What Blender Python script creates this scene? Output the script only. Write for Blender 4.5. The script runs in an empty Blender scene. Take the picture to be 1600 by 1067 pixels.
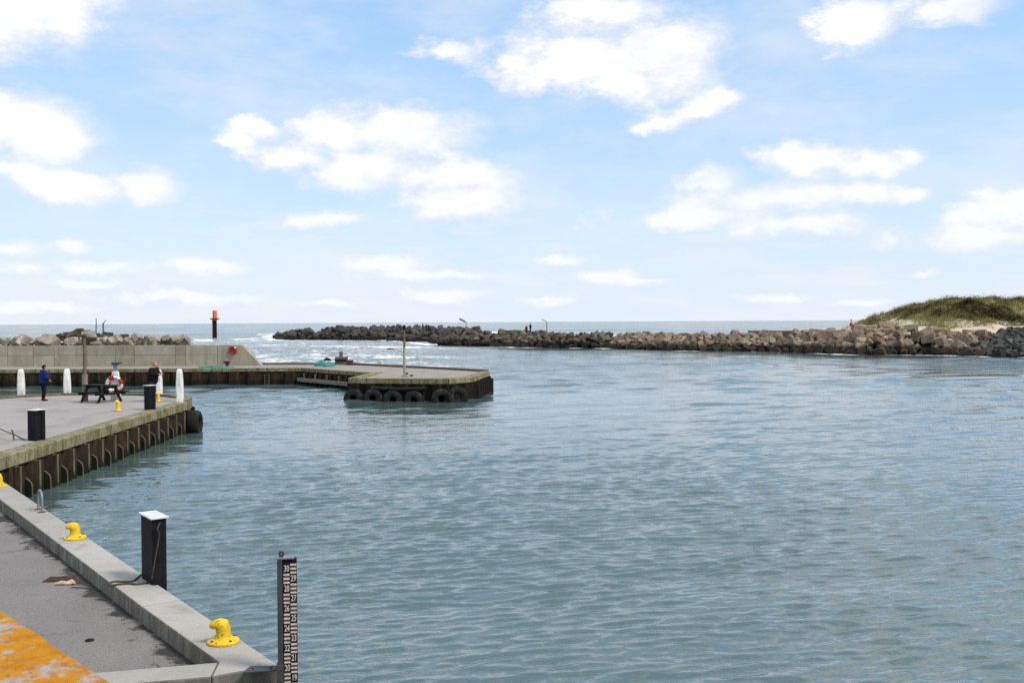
import bpy, bmesh, math, random
import numpy as np
from mathutils import Vector, Matrix
R = math.radians
random.seed(7)
scene = bpy.context.scene
col = scene.collection

# ------------------------------------------------------------------ camera
CAMZ, FPX = 4.95, 1600 * 35 / 36
PITCH, ROLL = 31 / FPX, 0.0052
Rv = Vector((math.cos(ROLL), 0, -math.sin(ROLL)))
Fv = Vector((0, math.cos(PITCH), -math.sin(PITCH)))
Fv = (Fv - Rv * Fv.dot(Rv)).normalized()
Uv = Rv.cross(Fv)
cam_d = bpy.data.cameras.new('camera'); cam = bpy.data.objects.new('camera', cam_d); col.objects.link(cam)
cam.matrix_world = Matrix(((Rv.x, Uv.x, -Fv.x, 0), (Rv.y, Uv.y, -Fv.y, 0), (Rv.z, Uv.z, -Fv.z, CAMZ), (0, 0, 0, 1)))
cam_d.lens = 35; cam_d.sensor_width = 36; cam_d.clip_start = 0.1; cam_d.clip_end = 20000
cam_d.dof.use_dof = True; cam_d.dof.focus_distance = 35; cam_d.dof.aperture_fstop = 3.5
scene.camera = cam

def ray(px, py):
    return (Rv * ((px - 800) / FPX) - Uv * ((py - 533.5) / FPX) + Fv)
def G(px, py, z=1.35):
    """point where the sight line through a photo pixel meets the level z"""
    d = ray(px, py); t = (z - CAMZ) / d.z
    return Vector((d.x * t, d.y * t, z))
def D(px, py, Y):
    d = ray(px, py); t = Y / d.y
    return Vector((d.x * t, Y, CAMZ + d.z * t))

# ------------------------------------------------------------------ sky, sun, exposure
SUN_AZ, SUN_EL = 116, 52           # degrees, azimuth measured from +Y towards +X
EXPOSURE = 1.18
world = bpy.data.worlds.new('World'); scene.world = world; world.use_nodes = True
wt = world.node_tree; wt.nodes.clear()
class NT:
    def __init__(s, t): s.t = t
    def n(s, typ, **k):
        o = s.t.nodes.new(typ)
        for a, b in k.items(): setattr(o, a, b)
        return o
    def link(s, a, b): s.t.links.new(a, b)
    def put(s, sock, v):
        if isinstance(v, bpy.types.NodeSocket): s.link(v, sock)
        elif v is not None: sock.default_value = v
    def m(s, op, a, b=None, c=None, clamp=False):
        o = s.n('ShaderNodeMath', operation=op, use_clamp=clamp)
        for i, v in enumerate((a, b, c)):
            if v is not None: s.put(o.inputs[i], v)
        return o.outputs[0]
    def vm(s, op, a, b=None, c=None):
        o = s.n('ShaderNodeVectorMath', operation=op)
        for i, v in enumerate((a, b, c)):
            if v is not None: s.put(o.inputs[i], v)
        return o.outputs['Value'] if op in ('LENGTH', 'DOT_PRODUCT') else o.outputs[0]
    def mr(s, v, a, b, c=0.0, d=1.0, smooth=True):
        o = s.n('ShaderNodeMapRange', interpolation_type='SMOOTHSTEP' if smooth else 'LINEAR')
        s.put(o.inputs[0], v)
        for i, q in enumerate((a, b, c, d)): s.put(o.inputs[i + 1], q)
        return o.outputs[0]
    def mix(s, f, a, b, blend='MIX'):
        o = s.n('ShaderNodeMix', data_type='RGBA', blend_type=blend)
        s.put(o.inputs[0], f)
        s.put(o.inputs[6], (*a, 1) if isinstance(a, tuple) and len(a) == 3 else a)
        s.put(o.inputs[7], (*b, 1) if isinstance(b, tuple) and len(b) == 3 else b)
        return o.outputs[2]
    def noise(s, vec, scale, detail=4, rough=.55, dist=0.0):
        o = s.n('ShaderNodeTexNoise'); s.put(o.inputs['Vector'], vec)
        o.inputs['Scale'].default_value = scale; o.inputs['Detail'].default_value = detail
        o.inputs['Roughness'].default_value = rough; o.inputs['Distortion'].default_value = dist
        return o
w = NT(wt)
sky = w.n('ShaderNodeTexSky', sky_type='NISHITA', sun_disc=False)
sky.sun_elevation = R(SUN_EL); sky.sun_rotation = R(SUN_AZ); sky.air_density = 1.0; sky.dust_density = 0.6; sky.ozone_density = 1.3
tc = w.n('ShaderNodeTexCoord').outputs['Generated']
sep = w.n('ShaderNodeSeparateXYZ'); w.link(tc, sep.inputs[0])
az = w.m('ARCTAN2', sep.outputs[0], sep.outputs[1])
el = w.m('ARCSINE', sep.outputs[2])
comb = w.n('ShaderNodeCombineXYZ'); w.link(az, comb.inputs[0]); w.link(el, comb.inputs[1])
azel = comb.outputs[0]
# billow noise that pushes the cloud outlines about
nz = w.noise(w.vm('MULTIPLY', azel, (1.0, 1.7, 1)), 20, 8, .62)
nzf = nz.outputs['Fac']
nz2 = w.noise(w.vm('MULTIPLY', azel, (1.0, 2.4, 1)), 5.0, 5, .6).outputs['Fac']
warp = w.vm('MULTIPLY', w.vm('SUBTRACT', nz.outputs['Color'], (.5, .5, .5)), (.05, .03, 0))
pos = w.vm('ADD', azel, warp)
CL = [(30,0,135,62),(-20,30,90,45),(50,205,88,40),(10,188,60,40),(95,222,48,16),
 (110,292,85,25),(215,293,58,28),(25,268,50,22),
 (402,202,40,17),(375,222,28,13),(520,212,66,38),(640,208,100,40),(455,246,80,20),(575,262,80,30),(700,275,115,30),(725,312,105,30),(540,286,55,16),
 (515,342,62,14),(700,82,48,16),(790,105,55,30),(930,18,100,30),(900,95,110,50),(1030,85,105,66),(960,132,90,26),
 (1035,192,46,14),(1085,176,55,20),(1125,160,40,19),(1330,38,66,38),(1490,10,64,24),
 (1265,250,75,26),(1360,256,60,19),(1410,240,34,12),(1118,284,42,24),(1220,312,150,26),(1080,338,135,22),(1240,350,120,20),(1420,304,32,16),(1340,305,70,18),
 (1530,368,130,22),(1600,330,80,34),
 (600,410,90,17),(700,432,110,11),(870,406,50,10),(935,432,78,14),(1010,442,46,8),
 (15,392,44,13),(112,384,30,11),(160,418,48,13),(310,416,74,14),(30,420,44,9),(140,447,50,9),(290,466,130,10),(690,462,90,11),(520,474,46,7),
 (1215,467,60,7),(1345,474,50,8),(1430,426,34,6),(60,480,90,8),(860,470,60,6)]
acc = None
for (cx, cy, rx, ry) in CL:
    d = ray(cx, cy).normalized()
    a0, e0 = math.atan2(d.x, d.y), math.asin(d.z)
    sx, sy = FPX / (rx * 1.10), FPX / (ry * 1.12)
    q = w.vm('LENGTH', w.vm('MULTIPLY_ADD', pos, (sx, sy, 0), (-a0 * sx, -e0 * sy, 0)))
    if acc is None: acc = q
    else:
        sm = w.n('ShaderNodeMath', operation='SMOOTH_MIN'); w.link(acc, sm.inputs[0]); w.link(q, sm.inputs[1]); sm.inputs[2].default_value = .5
        acc = sm.outputs[0]
# the rest of the sky: noise cumulus, made thicker to whiten the ambient light
far = w.noise(w.vm('MULTIPLY', tc, (1, 1, 2.2)), 3.3, 4, .5).outputs['Fac']
wild = w.mr(far, .35, .58, 1.7, .2, smooth=False)
inaz = w.mr(w.m('ABSOLUTE', az), .50, .58)
inel = w.mr(el, .33, .42)
outside = w.m('MAXIMUM', inaz, inel)
mixq = w.n('ShaderNodeMix'); w.link(outside, mixq.inputs[0]); w.link(acc, mixq.inputs[2]); w.link(wild, mixq.inputs[3])
dens = w.m('ADD', w.m('SUBTRACT', 1.0, mixq.outputs[0]), w.m('MULTIPLY', w.m('SUBTRACT', nzf, .5), 2.0))
cov = w.mr(dens, -.36, .62)
cov = w.m('MULTIPLY', w.m('MULTIPLY', cov, w.mr(nz2, .22, .5, .55, 1.0)), w.mr(el, .0, .18, .58, 1.0))
wisp = w.m('MULTIPLY', w.mr(nz2, .38, .72), .50)
low = w.noise(w.vm('MULTIPLY', azel, (1.0, 5.5, 1)), 7.0, 6, .62).outputs['Fac']
lowb = w.m('MULTIPLY', w.mr(low, .44, .66), w.m('MULTIPLY', w.mr(el, .20, .05), .62))      # faint banks of distant cloud
cov = w.m('MAXIMUM', w.m('MAXIMUM', cov, wisp), lowb)
# pale sea haze low down
hz = w.m('POWER', 2.718, w.m('MULTIPLY', w.m('MAXIMUM', el, 0.0), -6.5))
SKYMUL, HAZE, CLOUD = .75, (3.7, 4.0, 4.42), (4.75, 4.68, 4.62)
blue = w.vm('MULTIPLY', sky.outputs[0], (SKYMUL, SKYMUL, SKYMUL))
blue = w.mix(.6, blue, (1.62, 3.05, 4.95))
blue = w.mix(w.m('MULTIPLY', hz, .85), blue, HAZE)
shade = w.mr(w.m('ADD', dens, w.m('MULTIPLY', w.m('SUBTRACT', nz2, .5), 1.2)), .0, .75)
cloudc = w.mix(shade, (3.95, 4.0, 4.15), CLOUD)
skyc = w.mix(w.m('MULTIPLY', cov, .95), blue, cloudc)
bg = w.n('ShaderNodeBackground'); w.link(skyc, bg.inputs[0]); bg.inputs[1].default_value = 0.1
wo = w.n('ShaderNodeOutputWorld'); w.link(bg.outputs[0], wo.inputs[0])
world.cycles.sampling_method = 'MANUAL'; world.cycles.sample_map_resolution = 512

sl = bpy.data.lights.new('sun', 'SUN'); so = bpy.data.objects.new('sun', sl); col.objects.link(so)
sl.energy = 1.5; sl.angle = R(14); sl.color = (1, .935, .85)
sd = Vector((math.sin(R(SUN_AZ)) * math.cos(R(SUN_EL)), math.cos(R(SUN_AZ)) * math.cos(R(SUN_EL)), math.sin(R(SUN_EL))))
so.rotation_euler = sd.to_track_quat('Z', 'Y').to_euler(); so.location = (0, 0, 60)
vs = scene.view_settings
vs.view_transform = 'Standard'; vs.look = 'None'; vs.exposure = EXPOSURE; vs.gamma = 1; vs.use_curve_mapping = False
scene.render.engine = 'CYCLES'
scene.cycles.use_denoising = False; scene.cycles.caustics_reflective = False; scene.cycles.caustics_refractive = False; scene.cycles.sample_clamp_indirect = 6
scene.cycles.max_bounces = 6; scene.cycles.diffuse_bounces = 3; scene.cycles.glossy_bounces = 3

# ------------------------------------------------------------------ helpers
def tag(o, label=None, cat=None, group=None, kind=None):
    if label: o['label'] = label
    if cat: o['category'] = cat
    if group: o['group'] = group
    if kind: o['kind'] = kind
    return o
def empty(name, loc=(0, 0, 0), rz=0):
    o = bpy.data.objects.new(name, None); col.objects.link(o); o.location = loc; o.rotation_euler = (0, 0, rz)
    o.empty_display_size = .2
    return o
class MB:
    """collects shapes; build() links them as one mesh object"""
    def __init__(s): s.v = []; s.f = []
    def add(s, v, f):
        b = len(s.v); s.v += [tuple(p) for p in v]; s.f += [tuple(i + b for i in q) for q in f]; return s
    def box(s, x0, x1, y0, y1, z0, z1, M=None):
        v = [Vector((x, y, z)) for z in (z0, z1) for (x, y) in ((x0, y0), (x1, y0), (x1, y1), (x0, y1))]
        if M: v = [M @ p for p in v]
        return s.add(v, [(3, 2, 1, 0), (4, 5, 6, 7), (0, 1, 5, 4), (1, 2, 6, 5), (2, 3, 7, 6), (3, 0, 4, 7)])
    def prism(s, pts, z0, z1):
        n = len(pts)
        a = sum(pts[i][0] * pts[(i + 1) % n][1] - pts[(i + 1) % n][0] * pts[i][1] for i in range(n))
        if a < 0: pts = pts[::-1]
        v = [(p[0], p[1], z0) for p in pts] + [(p[0], p[1], z1) for p in pts]
        return s.add(v, [tuple(range(n))[::-1], tuple(range(n, 2 * n))] + [(i, (i + 1) % n, n + (i + 1) % n, n + i) for i in range(n)])
    def tube(s, path, rad, n=10, caps=True, sq=False):
        path = [Vector(p) for p in path]; k = len(path)
        rad = rad if isinstance(rad, (list, tuple)) else [rad] * k
        v = []; up = None
        for i, p in enumerate(path):
            t = (path[min(i + 1, k - 1)] - path[max(i - 1, 0)]).normalized()
            if up is None:
                up = Vector((1, 0, 0)) if abs(t.z) > .7 else Vector((0, 0, 1))
            a = (up - t * up.dot(t)).normalized(); up = a; b = t.cross(a)
            for j in range(n):
                g = 2 * math.pi * (j + (.5 if sq else 0)) / n
                v.append(p + a * (math.cos(g) * rad[i]) + b * (math.sin(g) * rad[i]))
        f = [(i * n + j, i * n + (j + 1) % n, (i + 1) * n + (j + 1) % n, (i + 1) * n + j) for i in range(k - 1) for j in range(n)]
        if caps: f += [tuple(range(n))[::-1], tuple(range((k - 1) * n, k * n))]
        return s.add(v, f)
    def lathe(s, prof, n=24, c=(0, 0, 0)):
        v = []; k = len(prof)
        for r, z in prof:
            for j in range(n):
                g = 2 * math.pi * j / n; v.append((c[0] + r * math.cos(g), c[1] + r * math.sin(g), c[2] + z))
        f = [(i * n + j, i * n + (j + 1) % n, (i + 1) * n + (j + 1) % n, (i + 1) * n + j) for i in range(k - 1) for j in range(n)]
        f += [tuple(range(n))[::-1], tuple(range((k - 1) * n, k * n))]
        return s.add(v, f)
    def torus(s, Rr, r, n=28, m=10, M=None, flat=1.0, a0=0, a1=2 * math.pi):
        v = []
        full = abs(a1 - a0 - 2 * math.pi) < 1e-6
        cnt = n if full else n + 1
        for i in range(cnt):
            g = a0 + (a1 - a0) * i / n
            for j in range(m):
                h = 2 * math.pi * j / m
                v.append(Vector(((Rr + r * math.cos(h)) * math.cos(g), (Rr + r * math.cos(h)) * math.sin(g), r * flat * math.sin(h))))
        if M: v = [M @ p for p in v]
        f = [(i % cnt * m + j, (i + 1) % cnt * m + j, (i + 1) % cnt * m + (j + 1) % m, i % cnt * m + (j + 1) % m) for i in range(n if full else n) for j in range(m)]
        return s.add(v, f)
    def build(s, name, mat, parent=None, bevel=0, seg=2, smooth=False, jitter=0, sub=0):
        me = bpy.data.meshes.new(name); me.from_pydata([tuple(p) for p in s.v], [], s.f); me.update()
        if bevel or jitter or sub:
            bm = bmesh.new(); bm.from_mesh(me)
            bmesh.ops.recalc_face_normals(bm, faces=bm.faces)
            if bevel:
                es = [e for e in bm.edges if len(e.link_faces) == 2 and e.calc_face_angle(0) > R(25)]
                bmesh.ops.bevel(bm, geom=es, offset=bevel, segments=seg, affect='EDGES', profile=.5)
            if sub: bmesh.ops.subdivide_edges(bm, edges=bm.edges, cuts=sub, use_grid_fill=True)
            if jitter:
                for q in bm.verts: q.co += Vector([random.uniform(-jitter, jitter) for _ in range(3)])
            bm.to_mesh(me); bm.free()
        if smooth:
            for p in me.polygons: p.use_smooth = True
            try: me.set_sharp_from_angle(angle=R(38))
            except Exception: pass
        me.materials.append(mat)
        o = bpy.data.objects.new(name, me); col.objects.link(o); o.parent = parent
        return o
def child(name, me, parent, loc=(0, 0, 0), rot=(0, 0, 0), scale=(1, 1, 1)):
    o = bpy.data.objects.new(name, me); col.objects.link(o); o.parent = parent
    o.location = loc; o.rotation_euler = rot; o.scale = scale
    return o
def copy_tree(o, parent=None):
    c = o.copy(); col.objects.link(c); c.parent = parent
    for ch in list(o.children): copy_tree(ch, c)
    return c

# ------------------------------------------------------------------ materials
MATS = {}
def mat(name, base, rough=.7, spec=.4, metal=0, var=None, vscale=3, bump=0, bscale=40, extra=None, obj=False):
    m = bpy.data.materials.new(name); m.use_nodes = True
    t = NT(m.node_tree); b = m.node_tree.nodes['Principled BSDF']
    b.inputs['Roughness'].default_value = rough; b.inputs['Specular IOR Level'].default_value = spec; b.inputs['Metallic'].default_value = metal
    geo = t.n('ShaderNodeNewGeometry'); P = geo.outputs['Position']
    c = (*base, 1)
    if var:
        nf = t.noise(P, vscale, 6, .6).outputs['Fac']
        c = t.mix(t.mr(nf, .3, .7), tuple(base), tuple(var))
    if extra: c = extra(t, P, c, b, geo)
    t.put(b.inputs['Base Color'], c)
    if bump:
        bn = t.n('ShaderNodeBump'); bn.inputs['Strength'].default_value = bump; bn.inputs['Distance'].default_value = .02
        t.link(t.noise(P, bscale, 5, .65).outputs['Fac'], bn.inputs['Height']); t.link(bn.outputs[0], b.inputs['Normal'])
    MATS[name] = m
    return m
def objrand(t):
    return t.n('ShaderNodeObjectInfo').outputs['Random']

def x_asphalt(t, P, c, b, geo):
    sp = t.noise(P, 52, 3, .75).outputs['Fac']
    c = t.mix(t.m('MULTIPLY', t.mr(sp, .42, .68), .75), c, (.28, .262, .248))
    c = t.mix(t.mr(t.noise(P, 38, 2, .6).outputs['Fac'], .56, .70), c, (.085, .080, .076))
    st = t.noise(t.vm('MULTIPLY', P, (1, 2.2, 1)), 1.1, 6, .65).outputs['Fac']
    c = t.mix(t.m('MULTIPLY', t.mr(st, .56, .74), .55), c, (.075, .073, .07))
    vo = t.n('ShaderNodeTexVoronoi', feature='DISTANCE_TO_EDGE'); vo.inputs['Scale'].default_value = .42
    t.put(vo.inputs['Vector'], t.vm('ADD', P, t.vm('MULTIPLY', t.noise(P, 1.5, 5, .7).outputs['Color'], (.7, .7, 0))))
    c = t.mix(t.m('MULTIPLY', t.mr(vo.outputs['Distance'], .008, .002), t.mr(t.noise(P, .5, 2, .5).outputs['Fac'], .52, .62)), c, (.05, .048, .046))
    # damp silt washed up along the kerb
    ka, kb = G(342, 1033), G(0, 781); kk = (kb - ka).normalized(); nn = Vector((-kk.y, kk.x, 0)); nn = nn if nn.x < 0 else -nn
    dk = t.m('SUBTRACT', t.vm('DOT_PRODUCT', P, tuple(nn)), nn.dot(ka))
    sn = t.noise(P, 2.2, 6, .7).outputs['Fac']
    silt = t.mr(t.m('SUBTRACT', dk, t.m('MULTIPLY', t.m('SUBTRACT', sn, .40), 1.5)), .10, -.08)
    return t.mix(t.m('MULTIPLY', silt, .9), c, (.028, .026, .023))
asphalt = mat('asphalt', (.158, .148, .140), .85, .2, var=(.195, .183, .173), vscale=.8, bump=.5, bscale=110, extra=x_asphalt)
def x_deck(t, P, c, b, geo):
    c = t.mix(t.mr(t.noise(P, 60, 2, .7).outputs['Fac'], .45, .7), c, (.33, .31, .30))
    st = t.noise(t.vm('MULTIPLY', P, (1, .5, 1)), .7, 6, .6).outputs['Fac']
    return t.mix(t.m('MULTIPLY', t.mr(st, .5, .72), .5), c, (.14, .13, .12))
deck_m = mat('worn_deck', (.262, .240, .226), .85, .2, var=(.31, .286, .268), vscale=.6, bump=.3, bscale=60, extra=x_deck)
def x_conc(t, P, c, b, geo):
    c = t.mix(t.m('MULTIPLY', t.mr(t.noise(P, 28, 4, .7).outputs['Fac'], .48, .75), .5), c, (.20, .19, .17))
    c = t.mix(t.m('MULTIPLY', t.mr(t.noise(t.vm('MULTIPLY', P, (1, 1, 3)), 1.6, 6, .65).outputs['Fac'], .55, .75), .55), c, (.17, .16, .135))
    c = t.mix(t.m('MULTIPLY', t.mr(t.noise(P, 2.6, 5, .6).outputs['Fac'], .62, .78), .45), c, (.27, .18, .11))
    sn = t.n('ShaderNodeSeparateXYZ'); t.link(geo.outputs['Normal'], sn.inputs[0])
    face_streaks = t.noise(t.vm('MULTIPLY', P, (3, 3, .7)), 2.2, 5, .65).outputs['Fac']           # streaked darker tone on the upright faces
    c = t.mix(t.m('MULTIPLY', t.mr(sn.outputs[2], .8, .3), t.mr(face_streaks, .28, .60, .35, .85)), c, (.105, .10, .08))
    c = t.mix(t.m('MULTIPLY', t.mr(t.noise(t.vm('MULTIPLY', P, (.7, 1.6, 1)), 3.2, 5, .7).outputs['Fac'], .56, .70), .6), c, (.215, .19, .15))
    r = t.mr(objrand(t), 0, 1, .90, 1.08, smooth=False)
    return t.vm('MULTIPLY', c, r)
concrete = mat('kerb_concrete', (.325, .31, .275), .85, .2, var=(.385, .365, .33), vscale=1.3, bump=.35, bscale=70, extra=x_conc)
def x_wall(t, P, c, b, geo):
    c = t.mix(t.m('MULTIPLY', t.mr(t.noise(t.vm('MULTIPLY', P, (2.4, 2.4, .22)), 1.2, 5, .6).outputs['Fac'], .50, .72), .65), c, (.20, .185, .135))
    c = t.mix(t.m('MULTIPLY', t.mr(t.noise(P, 1.1, 5, .6).outputs['Fac'], .5, .75), .5), c, (.46, .42, .36))
    r = t.mr(objrand(t), 0, 1, .86, 1.10, smooth=False)
    return t.vm('MULTIPLY', c, r)
wall_m = mat('shuttered_concrete', (.275, .255, .19), .9, .15, var=(.33, .305, .238), vscale=.9, bump=.3, bscale=20, extra=x_wall)
def x_moss(t, P, c, b, geo):
    c = t.mix(t.mr(t.noise(t.vm('MULTIPLY', P, (1, 1, .35)), 2.0, 6, .65).outputs['Fac'], .40, .62), c, (.155, .138, .058))
    c = t.mix(t.m('MULTIPLY', t.mr(t.noise(P, 4.0, 6, .7).outputs['Fac'], .52, .68), .8), c, (.075, .080, .022))
    c = t.mix(t.m('MULTIPLY', t.mr(t.noise(t.vm('MULTIPLY', P, (4, 4, .6)), 2.2, 4, .6).outputs['Fac'], .53, .68), .85), c, (.05, .045, .03))
    return t.mix(t.m('MULTIPLY', t.mr(t.noise(P, 9, 4, .7).outputs['Fac'], .58, .72), .6), c, (.40, .38, .33))
mossy = mat('mossy_concrete', (.225, .205, .130), .9, .2, var=(.29, .262, .175), vscale=1.5, bump=.6, bscale=30, extra=x_moss)
def x_pile(t, P, c, b, geo):
    c = t.mix(t.m('MULTIPLY', t.mr(t.noise(t.vm('MULTIPLY', P, (3, 3, .5)), 2.0, 5, .65).outputs['Fac'], .52, .7), .8), c, (.085, .042, .021))
    c = t.mix(t.m('MULTIPLY', t.mr(t.noise(t.vm('MULTIPLY', P, (4, 4, .5)), 1.3, 5, .6).outputs['Fac'], .54, .7), .75), c, (.066, .060, .024))
    sp = t.n('ShaderNodeSeparateXYZ'); t.link(P, sp.inputs[0])
    lv = t.m('ADD', sp.outputs[2], t.m('MULTIPLY', t.noise(P, 2.0, 4, .6).outputs['Fac'], .5))
    return t.mix(t.mr(lv, .75, .5), c, (.014, .015, .010))       # weed and tar below the tide mark
pile_m = mat('rusty_sheet_pile', (.018, .013, .010), .85, .08, var=(.034, .024, .017), vscale=2, bump=.5, bscale=25, extra=x_pile)
def x_fin(t, P, c, b, geo):
    c = t.mix(t.mr(t.noise(t.vm('MULTIPLY', P, (1, 1, .4)), 3, 5, .6).outputs['Fac'], .45, .68), c, (.085, .078, .035))
    return t.mix(t.m('MULTIPLY', t.mr(t.noise(P, 7, 4, .6).outputs['Fac'], .55, .7), .7), c, (.05, .04, .03))
fin_m = mat('worn_fender_edge', (.115, .102, .070), .8, .1, var=(.08, .068, .045), vscale=3, bump=.3, extra=x_fin)
black_m = mat('black_paint', (.008, .008, .011), .6, .10, var=(.013, .013, .015), vscale=4, bump=.15, bscale=30,
    extra=lambda t, P, c, b, g: t.mix(t.mr(t.noise(P, 26, 3, .7).outputs['Fac'], .69, .76), c, (.16, .15, .14)))
rubber = mat('black_rubber', (.010, .010, .011), .8, .12, var=(.020, .019, .018), vscale=5, bump=.3,
    extra=lambda t, P, c, b, g: t.mix(t.m('MULTIPLY', t.mr(t.noise(P, 2.3, 5, .6).outputs['Fac'], .55, .72), .6), c, (.075, .075, .045)))
white_m = mat('white_paint', (.74, .72, .67), .6, .35, var=(.80, .79, .77), vscale=2, bump=.2,
    extra=lambda t, P, c, b, g: t.mix(t.m('MULTIPLY', t.mr(t.noise(t.vm('MULTIPLY', P, (4, 4, .8)), 3, 5, .65).outputs['Fac'], .47, .70), .85), c, (.38, .33, .24)))
cap_m = mat('pale_cap', (.66, .65, .67), .7, .2, var=(.52, .50, .50), vscale=9, bump=.2)
def x_yel(t, P, c, b, geo):
    c = t.mix(t.mr(t.noise(P, 24, 5, .72).outputs['Fac'], .585, .64), c, (.13, .065, .02))
    return t.mix(t.m('MULTIPLY', t.mr(t.noise(P, 9, 4, .6).outputs['Fac'], .55, .75), .5), c, (.40, .24, .02))
yellow = mat('yellow_paint', (.64, .42, .018), .6, .25, var=(.72, .50, .03), vscale=6, bump=.25, bscale=60, extra=x_yel)
steel = mat('galvanised_steel', (.20, .205, .22), .5, .5, metal=.35, var=(.27, .27, .28), vscale=9, bump=.1)
darksteel = mat('dark_steel', (.042, .044, .052), .6, .25, var=(.065, .065, .07), vscale=8)
rust_m = mat('rusted_iron', (.10, .045, .035), .85, .25, var=(.055, .03, .026), vscale=14, bump=.4)
tim_dark = mat('tarred_timber', (.010, .0095, .009), .8, .10, var=(.020, .018, .017), vscale=5, bump=.3)
tim = mat('weathered_timber', (.115, .090, .068), .85, .2, var=(.16, .135, .105), vscale=5, bump=.4)
tim_pale = mat('bleached_timber', (.24, .215, .18), .85, .2, var=(.17, .15, .125), vscale=4, bump=.3)
red_m = mat('beacon_red', (.68, .13, .045), .6, .2, var=(.60, .10, .04), vscale=3)
buoyred = mat('buoy_red', (.42, .035, .028), .6, .2, var=(.34, .03, .025), vscale=6)
teal_net = mat('teal_net', (.035, .21, .19), .85, .1, var=(.10, .31, .285), vscale=9, bump=.8, bscale=30)
rope_m = mat('old_rope', (.10, .085, .065), .9, .1, var=(.05, .042, .035), vscale=20, bump=.5)
green_m = mat('green_paint', (.015, .16, .09), .5, .4)
def x_lich(t, P, c, b, geo):
    n1 = t.noise(t.vm('MULTIPLY', P, (1, 1, 1)), 5.5, 6, .68).outputs['Fac']
    c = t.mix(t.mr(n1, .40, .50), c, (.50, .215, .008))
    c = t.mix(t.m('MULTIPLY', t.mr(t.noise(P, 9, 5, .6).outputs['Fac'], .45, .62), .7), c, (.40, .135, .005))
    c2 = t.mix(t.mr(t.noise(P, 24, 4, .65).outputs['Fac'], .60, .70), c, (.20, .12, .02))
    return t.mix(t.mr(t.noise(P, 7.5, 5, .65).outputs['Fac'], .60, .70), c2, (.34, .30, .27))
lichen = mat('lichen_concrete', (.42, .39, .37), .9, .15, var=(.36, .33, .31), vscale=8, bump=.9, bscale=45, extra=x_lich)
def rock_mat(name, cols, wet=(.018, .015, .012), wz=1.25):
    def ex(t, P, c, b, geo):
        rmp = t.n('ShaderNodeValToRGB'); t.link(objrand(t), rmp.inputs[0])
        e = rmp.color_ramp.elements; e[0].color = (*cols[0], 1); e[1].color = (*cols[-1], 1)
        for i, q in enumerate(cols[1:-1]): e.new((i + 1) / (len(cols) - 1)).color = (*q, 1)
        c = t.vm('MULTIPLY', rmp.outputs[0], t.mr(t.noise(P, 1.6, 6, .65).outputs['Fac'], .3, .7, .62, 1.25))
        c = t.mix(t.m('MULTIPLY', t.mr(t.noise(P, .9, 5, .6).outputs['Fac'], .56, .72), .5), c, (.10, .095, .06))
        sp = t.n('ShaderNodeSeparateXYZ'); t.link(P, sp.inputs[0])
        lv = t.m('ADD', sp.outputs[2], t.m('MULTIPLY', t.m('SUBTRACT', t.noise(P, .8, 4, .6).outputs['Fac'], .5), 1.6))
        return t.mix(t.m('MULTIPLY', t.mr(lv, wz + .35, wz - .35), .9), c, wet)   # weed below the tide mark
    return mat(name, cols[0], .9, .12, bump=.9, bscale=4, extra=ex)
rock_brown = rock_mat('granite_blocks', [(.25, .175, .120), (.14, .104, .074), (.32, .245, .172), (.17, .14, .102), (.38, .305, .22), (.21, .145, .100), (.115, .092, .066), (.24, .205, .152)])
rock_dark = rock_mat('dark_boulders', [(.048, .046, .046), (.080, .074, .070), (.060, .054, .049), (.105, .096, .086)])
rock_mid = rock_mat('mixed_boulders', [(.060, .055, .045), (.13, .105, .078), (.08, .062, .048), (.17, .145, .115), (.075, .075, .052), (.11, .07, .045)])
rock_rip = rock_mat('riprap', [(.060, .062, .062), (.085, .085, .080), (.070, .068, .060), (.11, .105, .098)], wz=.2)
rock_pale = rock_mat('pale_boulders', [(.33, .275, .225), (.26, .225, .185), (.38, .33, .27), (.22, .195, .16)], wz=-2)
core_m = mat('rubble_core', (.045, .040, .034), .9, .2, var=(.08, .07, .06), vscale=1.0, bump=1, bscale=3)

# ------------------------------------------------------------------ numpy noise
rng = np.random.default_rng(11)
TAB = rng.random((256, 256)).astype(np.float32)
def vnoise(x, y):
    xi = np.floor(x).astype(np.int64); yi = np.floor(y).astype(np.int64)
    fx = (x - xi).astype(np.float32); fy = (y - yi).astype(np.float32)
    fx = fx * fx * (3 - 2 * fx); fy = fy * fy * (3 - 2 * fy)
    a = TAB[xi & 255, yi & 255]; b = TAB[(xi + 1) & 255, yi & 255]; c = TAB[xi & 255, (yi + 1) & 255]; d = TAB[(xi + 1) & 255, (yi + 1) & 255]
    return (a * (1 - fx) + b * fx) * (1 - fy) + (c * (1 - fx) + d * fx) * fy
def fbm(x, y, o=4, g=.5):
    s = 0; a = 1; t = 0
    for i in range(o):
        s = s + a * vnoise(x * 2 ** i + 17.3 * i, y * 2 ** i + 9.1 * i); t += a; a *= g
    return s / t
def sstep(x, a, b):
    t = np.clip((x - a) / (b - a), 0, 1); return t * t * (3 - 2 * t)

# ------------------------------------------------------------------ breakwater lines (waterline, from the photograph)
BW = [G(px, py, 0) for px, py in ((640, 536), (682, 539), (740, 539.5), (811, 543), (937, 544), (1058, 548), (1200, 549.5), (1343, 554.5), (1442, 554.5), (1505, 556), (1610, 559), (1700, 563))]
BWF = [G(px, py, 0) for px, py in ((432, 531), (480, 530.5), (545, 531), (600, 532.5), (660, 535.5))]

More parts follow.
